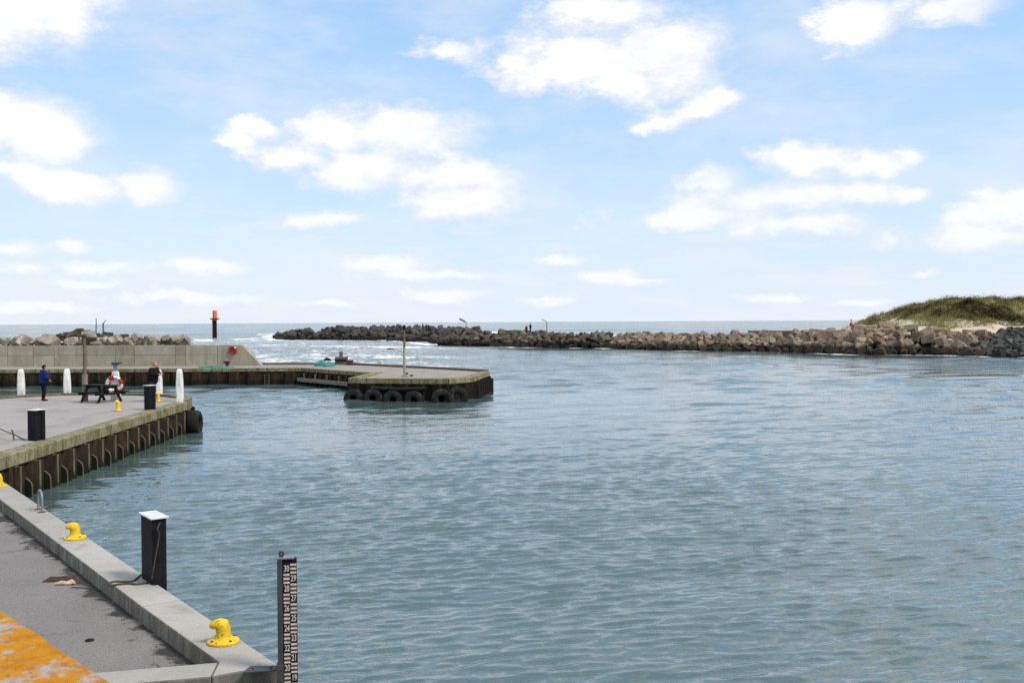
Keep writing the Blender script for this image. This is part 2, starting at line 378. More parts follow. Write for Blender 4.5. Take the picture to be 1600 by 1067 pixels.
# ------------------------------------------------------------------ the sea
def dist_poly(X, Y, pts):
    d = np.full(X.shape, 1e9, np.float32)
    for a, b in zip(pts[:-1], pts[1:]):
        ax, ay, bx, by = a.x, a.y, b.x, b.y
        L2 = (bx - ax) ** 2 + (by - ay) ** 2
        t = np.clip(((X - ax) * (bx - ax) + (Y - ay) * (by - ay)) / L2, 0, 1)
        d = np.minimum(d, np.hypot(X - ax - t * (bx - ax), Y - ay - t * (by - ay)))
    return d
def make_sea():
    k = CAMZ * FPX * .64                     # metres -> picture rows of a 1024 px wide view
    dy = [k / 2.5]
    while dy[-1] > .9:
        c = dy[-1]
        dy.append(c - (.30 if c < 45 else .38 if c < 110 else .46 if c < 380 else 12))
    r = np.array([k / q for q in dy if q > .5] + [9000.0, 14000.0], np.float32)
    fine = np.linspace(-.56, .56, 920)
    coarse = np.linspace(.56, 1.75, 28)[1:]
    th = np.concatenate([-coarse[::-1], fine, coarse]).astype(np.float32)
    rr, tt = np.meshgrid(r, th, indexing='ij')
    X = rr * np.sin(tt); Y = rr * np.cos(tt)
    dr = np.gradient(r)[:, None] * np.ones_like(tt)
    dth = np.gradient(th)[None, :] * rr
    samp = np.maximum(dr, dth)
    # open: 1 on the North-Sea side, 0 in the sheltered basin
    edge = -3 - (Y - 63) * .06
    opn = sstep(Y + .35 * np.minimum(0, X + 3), 66, 110) * sstep(edge - X + 6 * (fbm(X * .05, Y * .05) - .5), -14, 10)
    opn = np.maximum(opn, sstep(Y - 205 + .55 * np.abs(np.minimum(X, 70)) * (X > 0), 0, 12))
    gust = .55 + 1.0 * sstep(fbm(X * .03 + 5, Y * .035 + 3, 4, .6), .28, .72)
    calm = sstep(fbm(X * .03 + 40, Y * .045 + 11, 3), .56, .68) * sstep(Y, 34, 55)
    amp = gust * (1 - .5 * calm) * (1 + .35 * opn)
    Z = np.zeros_like(X); DX = np.zeros_like(X); DY = np.zeros_like(X)
    wr = np.random.default_rng(5)
    N = 100
    lam = np.exp(np.linspace(math.log(.20), math.log(5.5), N)) * wr.uniform(.93, 1.07, N)
    for i in range(N):
        l = lam[i]; kk = 2 * math.pi / l
        ang = -math.pi / 2 + .25 + wr.normal(0, .34)
        sl = .0225 * (1.75 if .24 < l < .58 else 1.5 if l <= .24 else .50 if l < 1.0 else .24)
        a = sl / kk
        fade = sstep(l / samp, 1.6, 3.4)
        if fade.max() <= 0: continue
        ph = kk * (X * math.cos(ang) + Y * math.sin(ang)) + wr.uniform(0, 6.28)
        aa = a * fade * amp * ((1 + 3.6 * sstep(rr, 30, 95)) if l > .58 else 1)
        s, c = np.sin(ph), np.cos(ph)
        Z += aa * s; DX += aa * c * math.cos(ang) * .65; DY += aa * c * math.sin(ang) * .65
    # swell outside the moles
    SW = np.zeros_like(X)
    for l, a, da in ((62, .34, -.10), (44, .30, .12), (33, .22, -.3), (24, .16, .35), (15, .10, -.15), (9, .07, .4)):
        kk = 2 * math.pi / l; ang = -math.pi / 2 + .15 + da
        ph = kk * (X * math.cos(ang) + Y * math.sin(ang)) + 3 * fbm(X * .008 + l, Y * .008, 2) + wr.uniform(0, 6.28)
        fade = sstep(l / samp, 2.0, 4)
        SW += a * fade * (np.sin(ph) + .25 * np.cos(2 * ph))
    patch = .5 + .9 * fbm(X * .006, Y * .012 + 9, 3)
    seaw = opn * sstep(Y, 80, 220)
    Z += SW * seaw * patch
    # foam: drifting streaks in the channel, breaking crests outside, wash along the rocks
    n1 = fbm(X * .055 + 2, Y * .10 + 7, 5, .6); n2 = fbm(X * .5, Y * .35, 4, .6); n3 = fbm(X * .11 + 60, Y * .07 + 5, 3, .6)
    surf = opn * sstep(Y, 70, 95) * (1 - sstep(Y, 235, 420) * .85)
    foam = surf * np.maximum(sstep(n1 + .35 * (n2 - .5), .38, .68) * .74, .28 + .28 * n2)
    crest = sstep(SW * patch, .30, .65) * seaw * sstep(fbm(X * .02 + 31, Y * .02, 4), .46, .60) * sstep(n3, .42, .62) * sstep(Y, 230, 300)
    foam = np.maximum(foam, crest)
    band = seaw * sstep(fbm(X * .012 + 70, Y * .03 + 4, 4), .58, .66) * (1 - sstep(Y, 300, 700))
    foam = np.maximum(foam, band * .9 * sstep(n3, .40, .6))
    # broad breaking rollers behind the mole and beside its head: x, distance, half width, half depth, height
    for (rx_, ry_, wx, wy, hh, s) in ((-7, 330, 15, 16, 1.5, 1), (24, 300, 10, 8, .5, .9), (42, 290, 8, 7, .5, .8), (80, 300, 16, 8, .6, .8), (-71, 300, 6, 10, 1.2, 1), (-120, 330, 26, 9, .7, .7), (-210, 420, 60, 14, .9, .6), (-60, 460, 70, 16, .9, .5), (60, 520, 60, 18, 1.0, .5)):
        bend = ry_ + 6 * np.sin(X * .05 + rx_)
        q = ((X - rx_) / wx) ** 2 + ((Y - bend) / wy) ** 2
        foam = np.maximum(foam, s * np.clip(1.4 - q, 0, 1) * sstep(n1 + .9 * n3, .82, 1.08))
        Z += hh * np.exp(-q * 1.2) * (.6 + .8 * n1)
    # white wash in the gaps of the mole
    for (px, py, wx, wy, s) in ((700, 538, 3.0, 5, 1), (792, 541.5, 3.0, 4, 1), (560, 533.5, 30, 9, .5), (450, 534, 20, 16, .6)):
        c = G(px, py, 0)
        q = ((X - c.x) / wx) ** 2 + ((Y - c.y) / wy) ** 2
        foam = np.maximum(foam, s * np.clip(1.35 - q, 0, 1) * sstep(n1 + .5 * n2, .52, .80))
    db = dist_poly(X, Y, BW); dfb = dist_poly(X, Y, BWF)
    foam = np.maximum(foam, .95 * sstep(1.0 + 1.6 * n1 + 1.6 * (n2 - .5) - db, 0, .8) * sstep(n1, .40, .55))
    foam = np.maximum(foam, 1.0 * sstep(1.0 + 5 * n1 + 3 * (n2 - .5) - dfb, 0, 3))
    jn = [Vector((-10.3, 63.0, 0)), Vector((-1.5, 63.0, 0)), Vector((-1.0, 72, 0))]
    foam = np.maximum(foam, .0 * X)
    rough = .03 + .12 * sstep(samp, .10, 1.2) + .05 * sstep(samp, 1.2, 8)
    rough = rough * (1 - .25 * calm)
    V = np.stack([X + DX, Y + DY, Z], -1).reshape(-1, 3).astype(np.float32)
    nr, nc = X.shape
    idx = np.arange(nr * nc, dtype=np.int32).reshape(nr, nc)
    q = np.stack([idx[:-1, :-1], idx[:-1, 1:], idx[1:, 1:], idx[1:, :-1]], -1).reshape(-1, 4)[:, ::-1]
    me = bpy.data.meshes.new('sea')
    me.vertices.add(len(V)); me.vertices.foreach_set('co', V.ravel())
    me.loops.add(q.size); me.loops.foreach_set('vertex_index', np.ascontiguousarray(q).ravel())
    me.polygons.add(len(q)); me.polygons.foreach_set('loop_start', np.arange(0, q.size, 4, dtype=np.int32))
    me.polygons.foreach_set('use_smooth', np.ones(len(q), bool))
    for nm, arr in (('foam', foam), ('rough', rough), ('open', opn), ('calm', calm)):
        at = me.attributes.new(nm, 'FLOAT', 'POINT'); at.data.foreach_set('value', arr.ravel().astype(np.float32))
    me.update(calc_edges=True)
    m = bpy.data.materials.new('sea_water'); m.use_nodes = True
    t = NT(m.node_tree); b = m.node_tree.nodes['Principled BSDF']
    att = lambda n: t.n('ShaderNodeAttribute', attribute_name=n).outputs['Fac']
    P = t.n('ShaderNodeNewGeometry').outputs['Position']
    fo = att('foam')
    lace = t.noise(t.vm('MULTIPLY', P, (1, .55, 1)), 1.3, 7, .7).outputs['Fac']
    fmask = t.m('MULTIPLY', t.mr(t.m('ADD', fo, t.m('MULTIPLY', t.m('SUBTRACT', lace, .5), 1.5)), .32, .85), t.mr(fo, .02, .2))
    body = t.mix(t.mr(t.noise(P, .06, 4, .6).outputs['Fac'], .35, .65), (.052, .090, .087), (.068, .108, .102))
    body = t.mix(att('open'), body, (.105, .135, .120))
    t.put(b.inputs['Base Color'], t.mix(fmask, body, (.80, .81, .80)))
    t.put(b.inputs['Roughness'], t.mix(fmask, att('rough'), (.8, .8, .8)))
    b.inputs['IOR'].default_value = 1.9
    bn = t.n('ShaderNodeBump'); bn.inputs['Distance'].default_value = 1.0
    h1 = t.noise(t.vm('MULTIPLY', P, (1, 1.25, 1)), 3.2, 3, .55).outputs['Fac']
    h2 = t.noise(t.vm('MULTIPLY', P, (.45, 1.2, 1)), 1.3, 4, .6).outputs['Fac']
    hh = t.m('ADD', t.m('MULTIPLY', h1, t.m('ADD', .020, t.m('MULTIPLY', att('open'), .02))), t.m('MULTIPLY', h2, t.m('MULTIPLY', t.mr(att('rough'), .04, .15), t.m('ADD', .085, t.m('MULTIPLY', att('open'), .17)))))
    t.put(bn.inputs['Height'], t.m('MULTIPLY', hh, t.m('SUBTRACT', 1.0, t.m('MULTIPLY', att('calm'), .45))))
    bn.inputs['Strength'].default_value = .9
    t.link(bn.outputs[0], b.inputs['Normal'])
    me.materials.append(m)
    o = bpy.data.objects.new('sea', me); col.objects.link(o); tag(o, kind='structure')
make_sea()

# ------------------------------------------------------------------ near quay
V2 = lambda p: (p.x, p.y)
KO_a, KO_b = G(434, 1037), G(9, 754)                 # outer kerb edge
kd = (KO_b - KO_a).normalized(); kn = Vector((-kd.y, kd.x, 0))     # along the quay, and towards land
if kn.x > 0: kn = -kn
KW, ZP = .50, 1.13
cr_in, cr_dir = G(342, 1033), (G(165, 1048) - G(342, 1033)).normalized()
quay = empty('quay_wall', KO_a.xy.to_3d()); tag(quay, 'concrete quay edge with raised kerb beside grey asphalt', 'quay')
def qchild(o): o.parent = quay; o.matrix_parent_inverse = Matrix.Translation(-quay.location); return o
L = 24
segs = [0, 3.1, 7.6, 12.1, 16.6, 20.2]
c0 = (KO_a - kd * 0).copy()
inner0 = c0 + kn * KW
for a, b in zip(segs[:-1], segs[1:]):
    p = [c0 + kd * (a + (.0 if a == 0 else .006)), c0 + kd * (b - .006), inner0 + kd * (b - .006), inner0 + kd * (a + .006)]
    if a == 0:
        p[3] = cr_in
        p.append(cr_in + Vector((.05, -.42, 0)))
    qchild(MB().prism([V2(q) for q in p], .90, 1.35).build('kerb', concrete, None, bevel=.022))
ci, co = cr_in, cr_in + Vector((.05, -.42, 0))
cross_o = cr_dir * 9
qchild(MB().prism([V2(ci + cr_dir * .008), V2(ci + cross_o), V2(co + cross_o), V2(co + cr_dir * .008)], .90, 1.347).build('kerb', concrete, None, bevel=.022))
body = [c0 - kn * -.03, c0 + kd * 20.2 + kn * .03, c0 + kd * 20.2 + kn * 1.2, ci + kn * .7 + kd * .2 - kd * 0, ci + cross_o + Vector((0, .25, 0)), co + cross_o + Vector((0, .03, 0)), co + Vector((0, .03, 0))]
qchild(MB().prism([V2(q) for q in body], -2, .90).build('wall', mossy, None))
tl = G(434, 1037)
qchild(MB().prism([V2(co + Vector((0, -.035, 0))), V2(co + cross_o + Vector((0, -.035, 0))), V2(co + cross_o + Vector((0, .02, 0))), V2(c0 + Vector((0.02, .02, 0))), V2(c0 + Vector((.05, -.03, 0)))], .50, .88).build('rubbing_timber', tim_pale, None, bevel=.01))
pv = [inner0 + kn * -.02 + kd * .0, inner0 + kd * 20.2, inner0 + kd * 20.2 + Vector((-20, 0, 0)), Vector((-40, 20, 0)), Vector((-40, -6, 0)), ci + cross_o * 1.0 + Vector((-1, -.1, 0)), ci + Vector((0, -.02, 0))]
pv[0] = ci + Vector((.02, 0.02, 0))
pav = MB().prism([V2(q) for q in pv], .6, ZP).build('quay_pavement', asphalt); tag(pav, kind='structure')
# land that carries the raised walkway the picture is taken from
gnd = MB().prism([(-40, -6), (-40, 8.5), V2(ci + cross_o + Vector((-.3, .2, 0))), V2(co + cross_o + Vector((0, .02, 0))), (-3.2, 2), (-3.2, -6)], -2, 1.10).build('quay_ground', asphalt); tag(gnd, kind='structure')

# lichen parapet right in front of the viewer
pa, pb = G(-2, 953, 3.55), G(176, 1068, 3.55)
pd = (pb - pa).normalized(); pn = Vector((-pd.y, pd.x, 0)); pn = pn if pn.y < 0 else -pn
par = MB(); ln = 9; nseg = 60
A = pa - pd * 5
pts = [A + pd * (ln * i / nseg) + pn * (random.uniform(-.005, .005)) for i in range(nseg + 1)]
back = [p + pn * 1.5 for p in pts]
n = len(pts)
vv = [(p.x, p.y, 3.55 + random.uniform(-.006, .006)) for p in pts] + [(p.x, p.y, 3.55) for p in back] + [(p.x, p.y, 1.0) for p in pts] + [(p.x, p.y, 1.0) for p in back]
ff = []
for i in range(n - 1):
    ff += [(i, i + 1, n + i + 1, n + i), (2 * n + i, 2 * n + i + 1, i + 1, i), (n + i, n + i + 1, 3 * n + i + 1, 3 * n + i)]
ff += [(0, n, 3 * n, 2 * n), (n - 1, 2 * n - 1, 4 * n - 1, 3 * n - 1)]
par.add(vv, ff); po = par.build('parapet_wall', lichen)
bm = bmesh.new(); bm.from_mesh(po.data); bmesh.ops.recalc_face_normals(bm, faces=bm.faces); bm.to_mesh(po.data); bm.free()
tag(po, 'concrete parapet crusted with orange yellow lichen above the asphalt', 'wall')

# ------------------------------------------------------------------ yellow bollards
def bollard_mesh(hs=1.0):
    m = MB()
    m.lathe([(.175, 0), (.178, .022), (.165, .036), (.10, .05), (.088, .075)], 28)
    path = [(0, 0, .06), (0, 0, .12 * hs), (0, 0, .185 * hs), (-.012, 0, .225 * hs), (-.045, 0, .243 * hs), (-.085, 0, .243 * hs), (-.125, 0, .234 * hs), (-.148, 0, .229 * hs)]
    m.tube(path, [.090, .080, .082, .085, .070, .052, .042, .022], 18)
    return m.build('bollard_body', yellow, None, smooth=True)
def bollard(px, py, z, rz, label, hs=1.0):
    o = bollard_mesh(hs); o.name = 'mooring_bollard'
    p = G(px, py, z); o.location = p; o.rotation_euler = (0, 0, rz)
    o.name = 'mooring_bollard'
    tag(o, label, 'bollard', 'yellow mooring bollards along the quays')
    for k in range(4):
        g = k * math.pi / 2 + .6
        MB().lathe([(.018, 0), (.018, .018), (.01, .024)], 6, (.142 * math.cos(g), .142 * math.sin(g), .028)).build('bolt', rust_m, o)
    return o
bollard(349, 1003, 1.352, .25, 'yellow horned bollard on the kerb beside the tide gauge', .86)
bollard(117.5, 841, 1.352, .35, 'yellow horned bollard on the kerb between steel ladder handle and black pile', .86)
bollard(-2, 760, 1.352, .35, 'yellow bollard on the kerb where the quay nears the sheet pile pier')
bollard(184.5, 641.5, 1.352, .9, 'yellow bollard on the pier deck before the picnic table', 1.55)
bollard(247, 627, 1.352, .9, 'yellow bollard on the pier beside the man in the black jacket', 1.55)

# ------------------------------------------------------------------ black box piles with pale caps
def box_pile(base, rz, ln, wd, h, label, rope=True):
    t = empty('mooring_pile', base, rz); tag(t, label, 'mooring pile', 'black mooring piles with pale caps')
    m = MB(); a, b = ln / 2, wd / 2
    m.prism([(-a, -b), (-a * .35, -b), (-a * .25, -b * .72), (a * .25, -b * .72), (a * .35, -b), (a, -b), (a, b), (-a, b)], -3.2, h)
    m.build('shaft', black_m, t, bevel=.012)
    m = MB(); m.prism([(-a - .035, -b - .03), (a + .035, -b - .03), (a + .035, b + .03), (-a - .035, b + .03)], h, h + .022)
    m.build('cap', cap_m, t, bevel=.006)
    return t
kang = math.atan2(kd.y, kd.x)
np_ = box_pile(G(240, 909) + Vector((-.02, .08, 0)), kang, .52, .195, .91, 'black steel pile with flat pale cap beside the asphalt quay, rope around it')
box_pile(G(52, 688) + Vector((.05, .12, 0)), R(63), .38, .34, .93, 'black steel pile with pale cap at the mossy pier edge, chain running to it')
box_pile(G(232, 640) + Vector((.03, .1, 0)), R(63), .36, .30, 1.0, 'black steel pile with pale cap in front of the man on the pier')

# ropes at the near pile
def tubeobj(name, pts, r, m, label=None, cat=None, n=6, parent=None):
    # smooth the path
    P_ = [Vector(p) for p in pts]; out = []
    for i in range(len(P_) - 1):
        p0, p1, p2, p3 = P_[max(i - 1, 0)], P_[i], P_[i + 1], P_[min(i + 2, len(P_) - 1)]
        for s in range(5):
            u = s / 5
            out.append(.5 * ((2 * p1) + (-p0 + p2) * u + (2 * p0 - 5 * p1 + 4 * p2 - p3) * u * u + (-p0 + 3 * p1 - 3 * p2 + p3) * u ** 3))
    out.append(P_[-1])
    o = MB().tube(out, r, n).build(name, m, parent, smooth=True)
    if label: tag(o, label, cat)
    return o
zk = 1.366
kp = lambda px, py, z=zk: G(px, py, z)
tubeobj('mooring_rope', [kp(221, 897), kp(208, 907), kp(196, 908), kp(178, 908), kp(170, 911, 1.362), kp(173, 915, 1.35), kp(180, 913), kp(200, 911), kp(214, 912), kp(236, 909)], .013, rope_m, 'brown rope looped over the kerb at the black pile', 'rope')
q = G(240, 909) + Vector((-.02, .08, 0))
tubeobj('hanging_line', [D(251, 815, q.y - .24), D(246, 826, q.y - .30), D(249, 836, q.y - .28), D(243, 870, q.y - .33), D(237, 905, q.y - .36)], .008, rope_m, 'thin line hanging down the side of the black quay pile', 'rope')

# steel ladder handle
h = empty('ladder_handle', G(63, 798)); tag(h, 'grey steel hoop handle of a ladder on the quay kerb', 'ladder handle')
hx = kn * -.0
MB().tube([kd * .17 + Vector((0, 0, z)) for z in (0, .25)] + [kd * (.15 * math.cos(g)) * 1.13 + Vector((0, 0, .25 + .15 * math.sin(g))) for g in np.linspace(.2, math.pi - .2, 8)] + [kd * -.17 + Vector((0, 0, z)) for z in (.25, 0)], .022, 10).build('hoop', steel, h, smooth=True)
for s in (-1, 1):
    c = kd * (.17 * s); MB().box(c.x - .06, c.x + .06, c.y - .05, c.y + .05, .002, .014).build('foot_plate', rust_m, h)

# iron cover, litter, line on the asphalt
c = G(94, 905, ZP)
o = empty('drain_cover', (c.x, c.y, ZP), R(4)); tag(o, 'rusty rectangular iron drain cover set in asphalt', 'drain cover')
MB().box(-.21, .21, -.15, .15, .0, .008).build('frame', rust_m, o)
for i in range(6): MB().box(-.18, .18, -.125 + i * .045, -.10 + i * .045, .008, .016).build('bar', rust_m, o)
pale = mat('pale_cloth', (.55, .47, .36), .9, .1, var=(.42, .35, .26), vscale=20, bump=.4)
c = G(101, 914, ZP)
m = MB(); m.tube([c + Vector((-.14, 0, .02)), c + Vector((-.05, .015, .03)), c + Vector((.05, .01, .025)), c + Vector((.1, .03, .02))], [.018, .035, .03, .012], 8)
m.tube([c + Vector((-.0, .06, .02)), c + Vector((.07, .07, .035)), c + Vector((.14, .03, .02))], [.02, .038, .015], 8)
tag(m.build('work_glove', pale, smooth=True), 'crumpled pale glove lying beside the drain cover', 'glove')
tubeobj('thin_chain', [G(112, 917, ZP + .008), G(130, 918, ZP + .008), G(150, 921, ZP + .008), G(172, 923, ZP + .008)], .008, rope_m, 'thin dark chain on the asphalt from glove to kerb', 'chain', 5)
c = G(140, 1000, ZP + .004)
m = MB(); m.lathe([(.055, 0), (.05, .012), (.02, .018)], 9, c); tag(m.build('tar_lump', black_m), 'small black tar lump on the open asphalt', 'lump')

# ------------------------------------------------------------------ tide gauge
def text_mesh(body, size):
    cu = bpy.data.curves.new('digits', 'FONT'); cu.body = body; cu.size = size; cu.align_x = 'CENTER'; cu.align_y = 'CENTER'; cu.extrude = .0008; cu.offset = .0016
    o = bpy.data.objects.new('digits', cu); col.objects.link(o)
    dg = bpy.context.evaluated_depsgraph_get(); me = bpy.data.meshes.new_from_object(o.evaluated_get(dg)); bpy.data.objects.remove(o)
    return me
gy = 10.22
gc = D(454, 1043, gy)
tg = empty('tide_gauge', (gc.x, gy, 0), R(9)); tag(tg, 'tall black tide gauge post with red and white numbered scale', 'tide gauge')
ztop = D(454, 873, gy).z; tg.scale = (.93, 1, 1)
dm = (D(454, 888, gy).z - D(454, 1043, gy).z) / 10
z20 = D(454, 1043, gy).z
board = MB().box(-.078, .075, 0, .07, -1.5, ztop).build('board', black_m, tg, bevel=.004)
MB().box(-.135, -.080, -.022, .085, -1.5, ztop - .004).build('back_channel', darksteel, tg, bevel=.006)
MB().box(-.135, .05, -.018, .09, ztop + .001, ztop + .02).build('top_cap', steel, tg, bevel=.004)
m = MB(); m.tube([(-.09, .03, ztop + .015), (-.09, .03, ztop + .045)], .028, 4, sq=True); m.torus(.022, .011, 16, 6, Matrix.Translation((-.09, .03, ztop + .05)) @ Matrix.Rotation(R(90), 4, 'X'))
m.build('lifting_eye', darksteel, tg, smooth=True)
num_m = mat('scale_white', (.70, .66, .62), .6, .3, var=(.52, .47, .42), vscale=25)
bar_red = mat('scale_red', (.17, .030, .028), .6, .3, var=(.09, .02, .02), vscale=25)
for nmb in range(14, 31):
    zc = z20 + (nmb - 20) * dm
    even = nmb % 2 == 0
    xn, xb = (-.034, .040) if even else (.040, -.034)
    me = text_mesh(str(nmb), .098); me.materials.append(num_m)
    child('number', me, board, (xn, -.0015, zc), (R(90), 0, 0), (.60, .92, 1))
    for j in range(5):
        zz = zc + dm * (.40 - .2 * j)
        MB().box(xb - .033, xb + .033, -.0028, 0, zz - dm * .093, zz + dm * .093).build('scale_bar', num_m if j % 2 == 0 else bar_red, board)
MB().box(-.15, -.075, -.035, .10, z20 - .16, z20 + .045).build('clamp', darksteel, tg, bevel=.004)
br = MB(); br.prism([(-.52, .02), (-.46, .20), (-.10, .16), (-.10, .03)], 1.353, 1.365); bro = br.build('bracket_plate', darksteel, tg)
for bx_, by_ in ((-.42, .11), (-.22, .10)):
    MB().lathe([(.014, 0), (.014, .012), (.006, .018)], 6, (bx_, by_, 1.366)).build('bolt', darksteel, tg)

# ------------------------------------------------------------------ sheet pile helper
def pile_mesh(p, depth, z0, z1, name='sheet_pile', pm=None):
    """one U pan: x along the wall, -y outwards (towards the water)"""
    pr = [(0, 0), (p * .14, -depth), (p * .52, -depth), (p * .66, 0), (p, 0)]
    v = [(x, y, z0) for x, y in pr] + [(x, y, z1) for x, y in pr]; n = len(pr)
    me = bpy.data.meshes.new(name); me.from_pydata(v, [], [(i, i + 1, n + i + 1, n + i) for i in range(n - 1)]); me.update(); me.materials.append(pm or pile_m)
    return me
def sheet_wall(par, a, b, p, depth, z0, z1, pm=None):
    """pans from a to b, the water on the right hand when walking from a to b"""
    a, b = Vector((*a, 0)), Vector((*b, 0)); d = b - a; Ln = d.length; n = max(1, round(Ln / p)); ang = math.atan2(d.y, d.x)
    a = a + Vector((d.y, -d.x, 0)).normalized() * .03
    me = pile_mesh(Ln / n, depth, z0, z1, pm=pm)
    for i in range(n):
        o = child('sheet_pile', me, par, a + d * (i / n), (0, 0, ang))
        o.matrix_parent_inverse = Matrix.Translation(-par.location)
    return n, ang
def coping(par, a, b, wd, zt, zb, m, seg=4.0, over=.18, bev=.03, name='coping'):
    a, b = Vector((*a, 0)), Vector((*b, 0)); d = (b - a); Ln = d.length; d.normalize(); nr = Vector((d.y, -d.x, 0))
    n = max(1, round(Ln / seg))
    for i in range(n):
        s, e = a + d * (Ln * i / n + .004), a + d * (Ln * (i + 1) / n - .004)
        o = MB().prism([V2(s + nr * over), V2(e + nr * over), V2(e - nr * (wd - over)), V2(s - nr * (wd - over))], zb, zt).build(name, m, None, bevel=bev)
        o.parent = par; o.matrix_parent_inverse = Matrix.Translation(-par.location)
def adopt(o, par):
    o.parent = par; o.matrix_parent_inverse = Matrix.Translation(-par.location); return o

# ------------------------------------------------------------------ the pier (left)
pier = empty('pier', (-18, 38, 0)); tag(pier, 'low pier with mossy concrete coping above rusty sheet piles and picnic table', 'pier')
ZD = 1.35
pe0, pe1 = G(0, 714), G(291, 628)
pdv = (pe1 - pe0).normalized()
pe_s = pe0 - pdv * 6
arc = [(-14.98, 46.0), (-15.35, 47.6), (-16.8, 49.2), (-18.6, 50.2), (-20.8, 50.7), (-22.9, 50.6), (-24.4, 49.2), (-25.6, 47.2)]
deckpoly = [(pe_s.x - .38, pe_s.y), (pe1.x - .38, pe1.y)] + [(x - .3, y - .35) for x, y in arc[1:]] + [(-29, 44), (-34, 40), (-34, pe_s.y)]
adopt(MB().prism(deckpoly, .4, ZD - .012).build('deck', deck_m), pier)
coping(pier, V2(pe_s), V2(pe1), .62, ZD, ZD - .37, mossy, 4.2, .04)
for a, b in zip(arc[:-1], arc[1:]):
    coping(pier, a, b, .40, ZD + .10, ZD - .45, tim if a[0] < -16 else mossy, 9, .02, .02, 'kerb')
pface = Vector((pdv.y, -pdv.x, 0))        # outward
fa, fb = pe_s - pface * .10, pe1 - pface * .10
sheet_wall(pier, V2(fa), V2(fb), 1.33, .22, -1.5, ZD - .37)
for a, b in zip(arc[:-1], arc[1:]): sheet_wall(pier, a, b, 1.2, .18, -1.5, ZD - .4)
fin = bpy.data.meshes.new('fender')
pr = [(0, .58), (.14, .56), (.27, .44), (.30, .34), (.30, -1.4), (0, -1.4)]
n5 = len(pr)
fin.from_pydata([(-.05, -a, z) for a, z in pr] + [(.05, -a, z) for a, z in pr], [], [tuple(range(n5)), tuple(range(n5, 2 * n5))[::-1]] + [(i, i + n5, (i + 1) % n5 + n5, (i + 1) % n5) for i in range(n5)])
bm = bmesh.new(); bm.from_mesh(fin); bmesh.ops.recalc_face_normals(bm, faces=bm.faces); bm.to_mesh(fin); bm.free(); fin.materials.append(fin_m); fin.materials.append(pile_m)
for q_ in fin.polygons: q_.material_index = 1 if abs(q_.normal.x) > .8 else 0
Lp = (fb - fa).length; npn = round(Lp / 1.33); pang = math.atan2(pdv.y, pdv.x)
for i in range(npn):
    p = fa + pdv * (Lp * (i + .83) / npn); p.z = random.uniform(-.04, .04)
    o = child('fender', fin, pier, p, (0, 0, pang)); o.matrix_parent_inverse = Matrix.Translation(-pier.location)

def x_post(t, P, c, b, geo):
    c = t.mix(t.m('MULTIPLY', t.mr(t.noise(t.vm('MULTIPLY', P, (3, 3, .4)), 2.4, 5, .65).outputs['Fac'], .5, .68), .85), c, (.055, .045, .028))
    sp = t.n('ShaderNodeSeparateXYZ'); t.link(P, sp.inputs[0])
    return t.mix(t.mr(t.m('ADD', sp.outputs[2], t.m('MULTIPLY', t.noise(P, 2.0, 4, .6).outputs['Fac'], .5)), .55, .3), c, (.018, .018, .012))
post_m = mat('mossy_timber_post', (.175, .155, .080), .9, .1, var=(.105, .090, .052), vscale=3, bump=.5, bscale=25, extra=x_post)
pme = MB().box(-.06, .06, -.27, .0, -1.4, ZD - .38).build('fender_post', post_m, None, bevel=.015)
pmesh = pme.data; bpy.data.objects.remove(pme)
for i in range(npn):
    p = fa + pdv * (Lp * (i + .33) / npn); p.z = 0
    o = child('fender_post', pmesh, pier, p, (0, 0, pang + random.uniform(-.03, .03)), (random.uniform(.8, 1.15), 1, 1)); o.matrix_parent_inverse = Matrix.Translation(-pier.location)
# big black tyre fender on the pier corner
def tyre(loc, Rr, r, rot, label, name='tyre_fender', flat=1.25):
    m = MB(); n, k = 32, 14
    prof = []
    for j in range(k):
        h = 2 * math.pi * j / k
        x = math.copysign(abs(math.cos(h)) ** .6, math.cos(h)) * r; y = math.copysign(abs(math.sin(h)) ** .6, math.sin(h)) * r * flat
        prof.append((x, y))
    v = []
    for i in range(n):
        g = 2 * math.pi * i / n
        tread = .022 if i % 2 else 0
        for x, y in prof:
            q = Rr + x - (tread if x > r * .6 else 0)
            v.append((q * math.cos(g), q * math.sin(g), y))
    f = [(i * k + j, (i + 1) % n * k + j, (i + 1) % n * k + (j + 1) % k, i * k + (j + 1) % k) for i in range(n) for j in range(k)]
    m.add(v, f); o = m.build(name, rubber, None, smooth=True); o.location = loc; o.rotation_euler = rot
    tag(o, label, 'tyre'); return o
q = pe1 + pface * .32 + pdv * .1
tyre((q.x, q.y, .38), .40, .19, (R(90), 0, pang), 'big black rubber tyre hung on the pier corner by the white post', flat=1.5)['group'] = 'rubber tyres hung as fenders'

# white posts
def white_post(px, pyb, pyt, label, wd=.295):
    b = G(px, pyb); zt = D(px, pyt, b.y).z
    m = MB(); H = zt
    secs = [(-2, .5), (ZD - .2, .52), (ZD + .35, .53), (ZD + .8, .50), (H - .16, .42), (H - .05, .36), (H, .25)]
    v = []
    for z, s in secs:
        a = wd * s
        v += [(-a, -a * .8, z), (-a * .6, -a, z), (a * .6, -a, z), (a, -a * .8, z), (a, a, z), (-a, a, z)]
    f = [(i * 6 + j, i * 6 + (j + 1) % 6, (i + 1) * 6 + (j + 1) % 6, (i + 1) * 6 + j) for i in range(len(secs) - 1) for j in range(6)]
    f += [tuple(range(6))[::-1], tuple(range((len(secs) - 1) * 6, len(secs) * 6))]
    o = m.add(v, f).build('mooring_post', white_m, None, bevel=.01); o.location = (b.x, b.y, 0); o.rotation_euler = (0, 0, R(8))
    tag(o, label, 'mooring post', 'white mooring posts round the pier head')
    return o
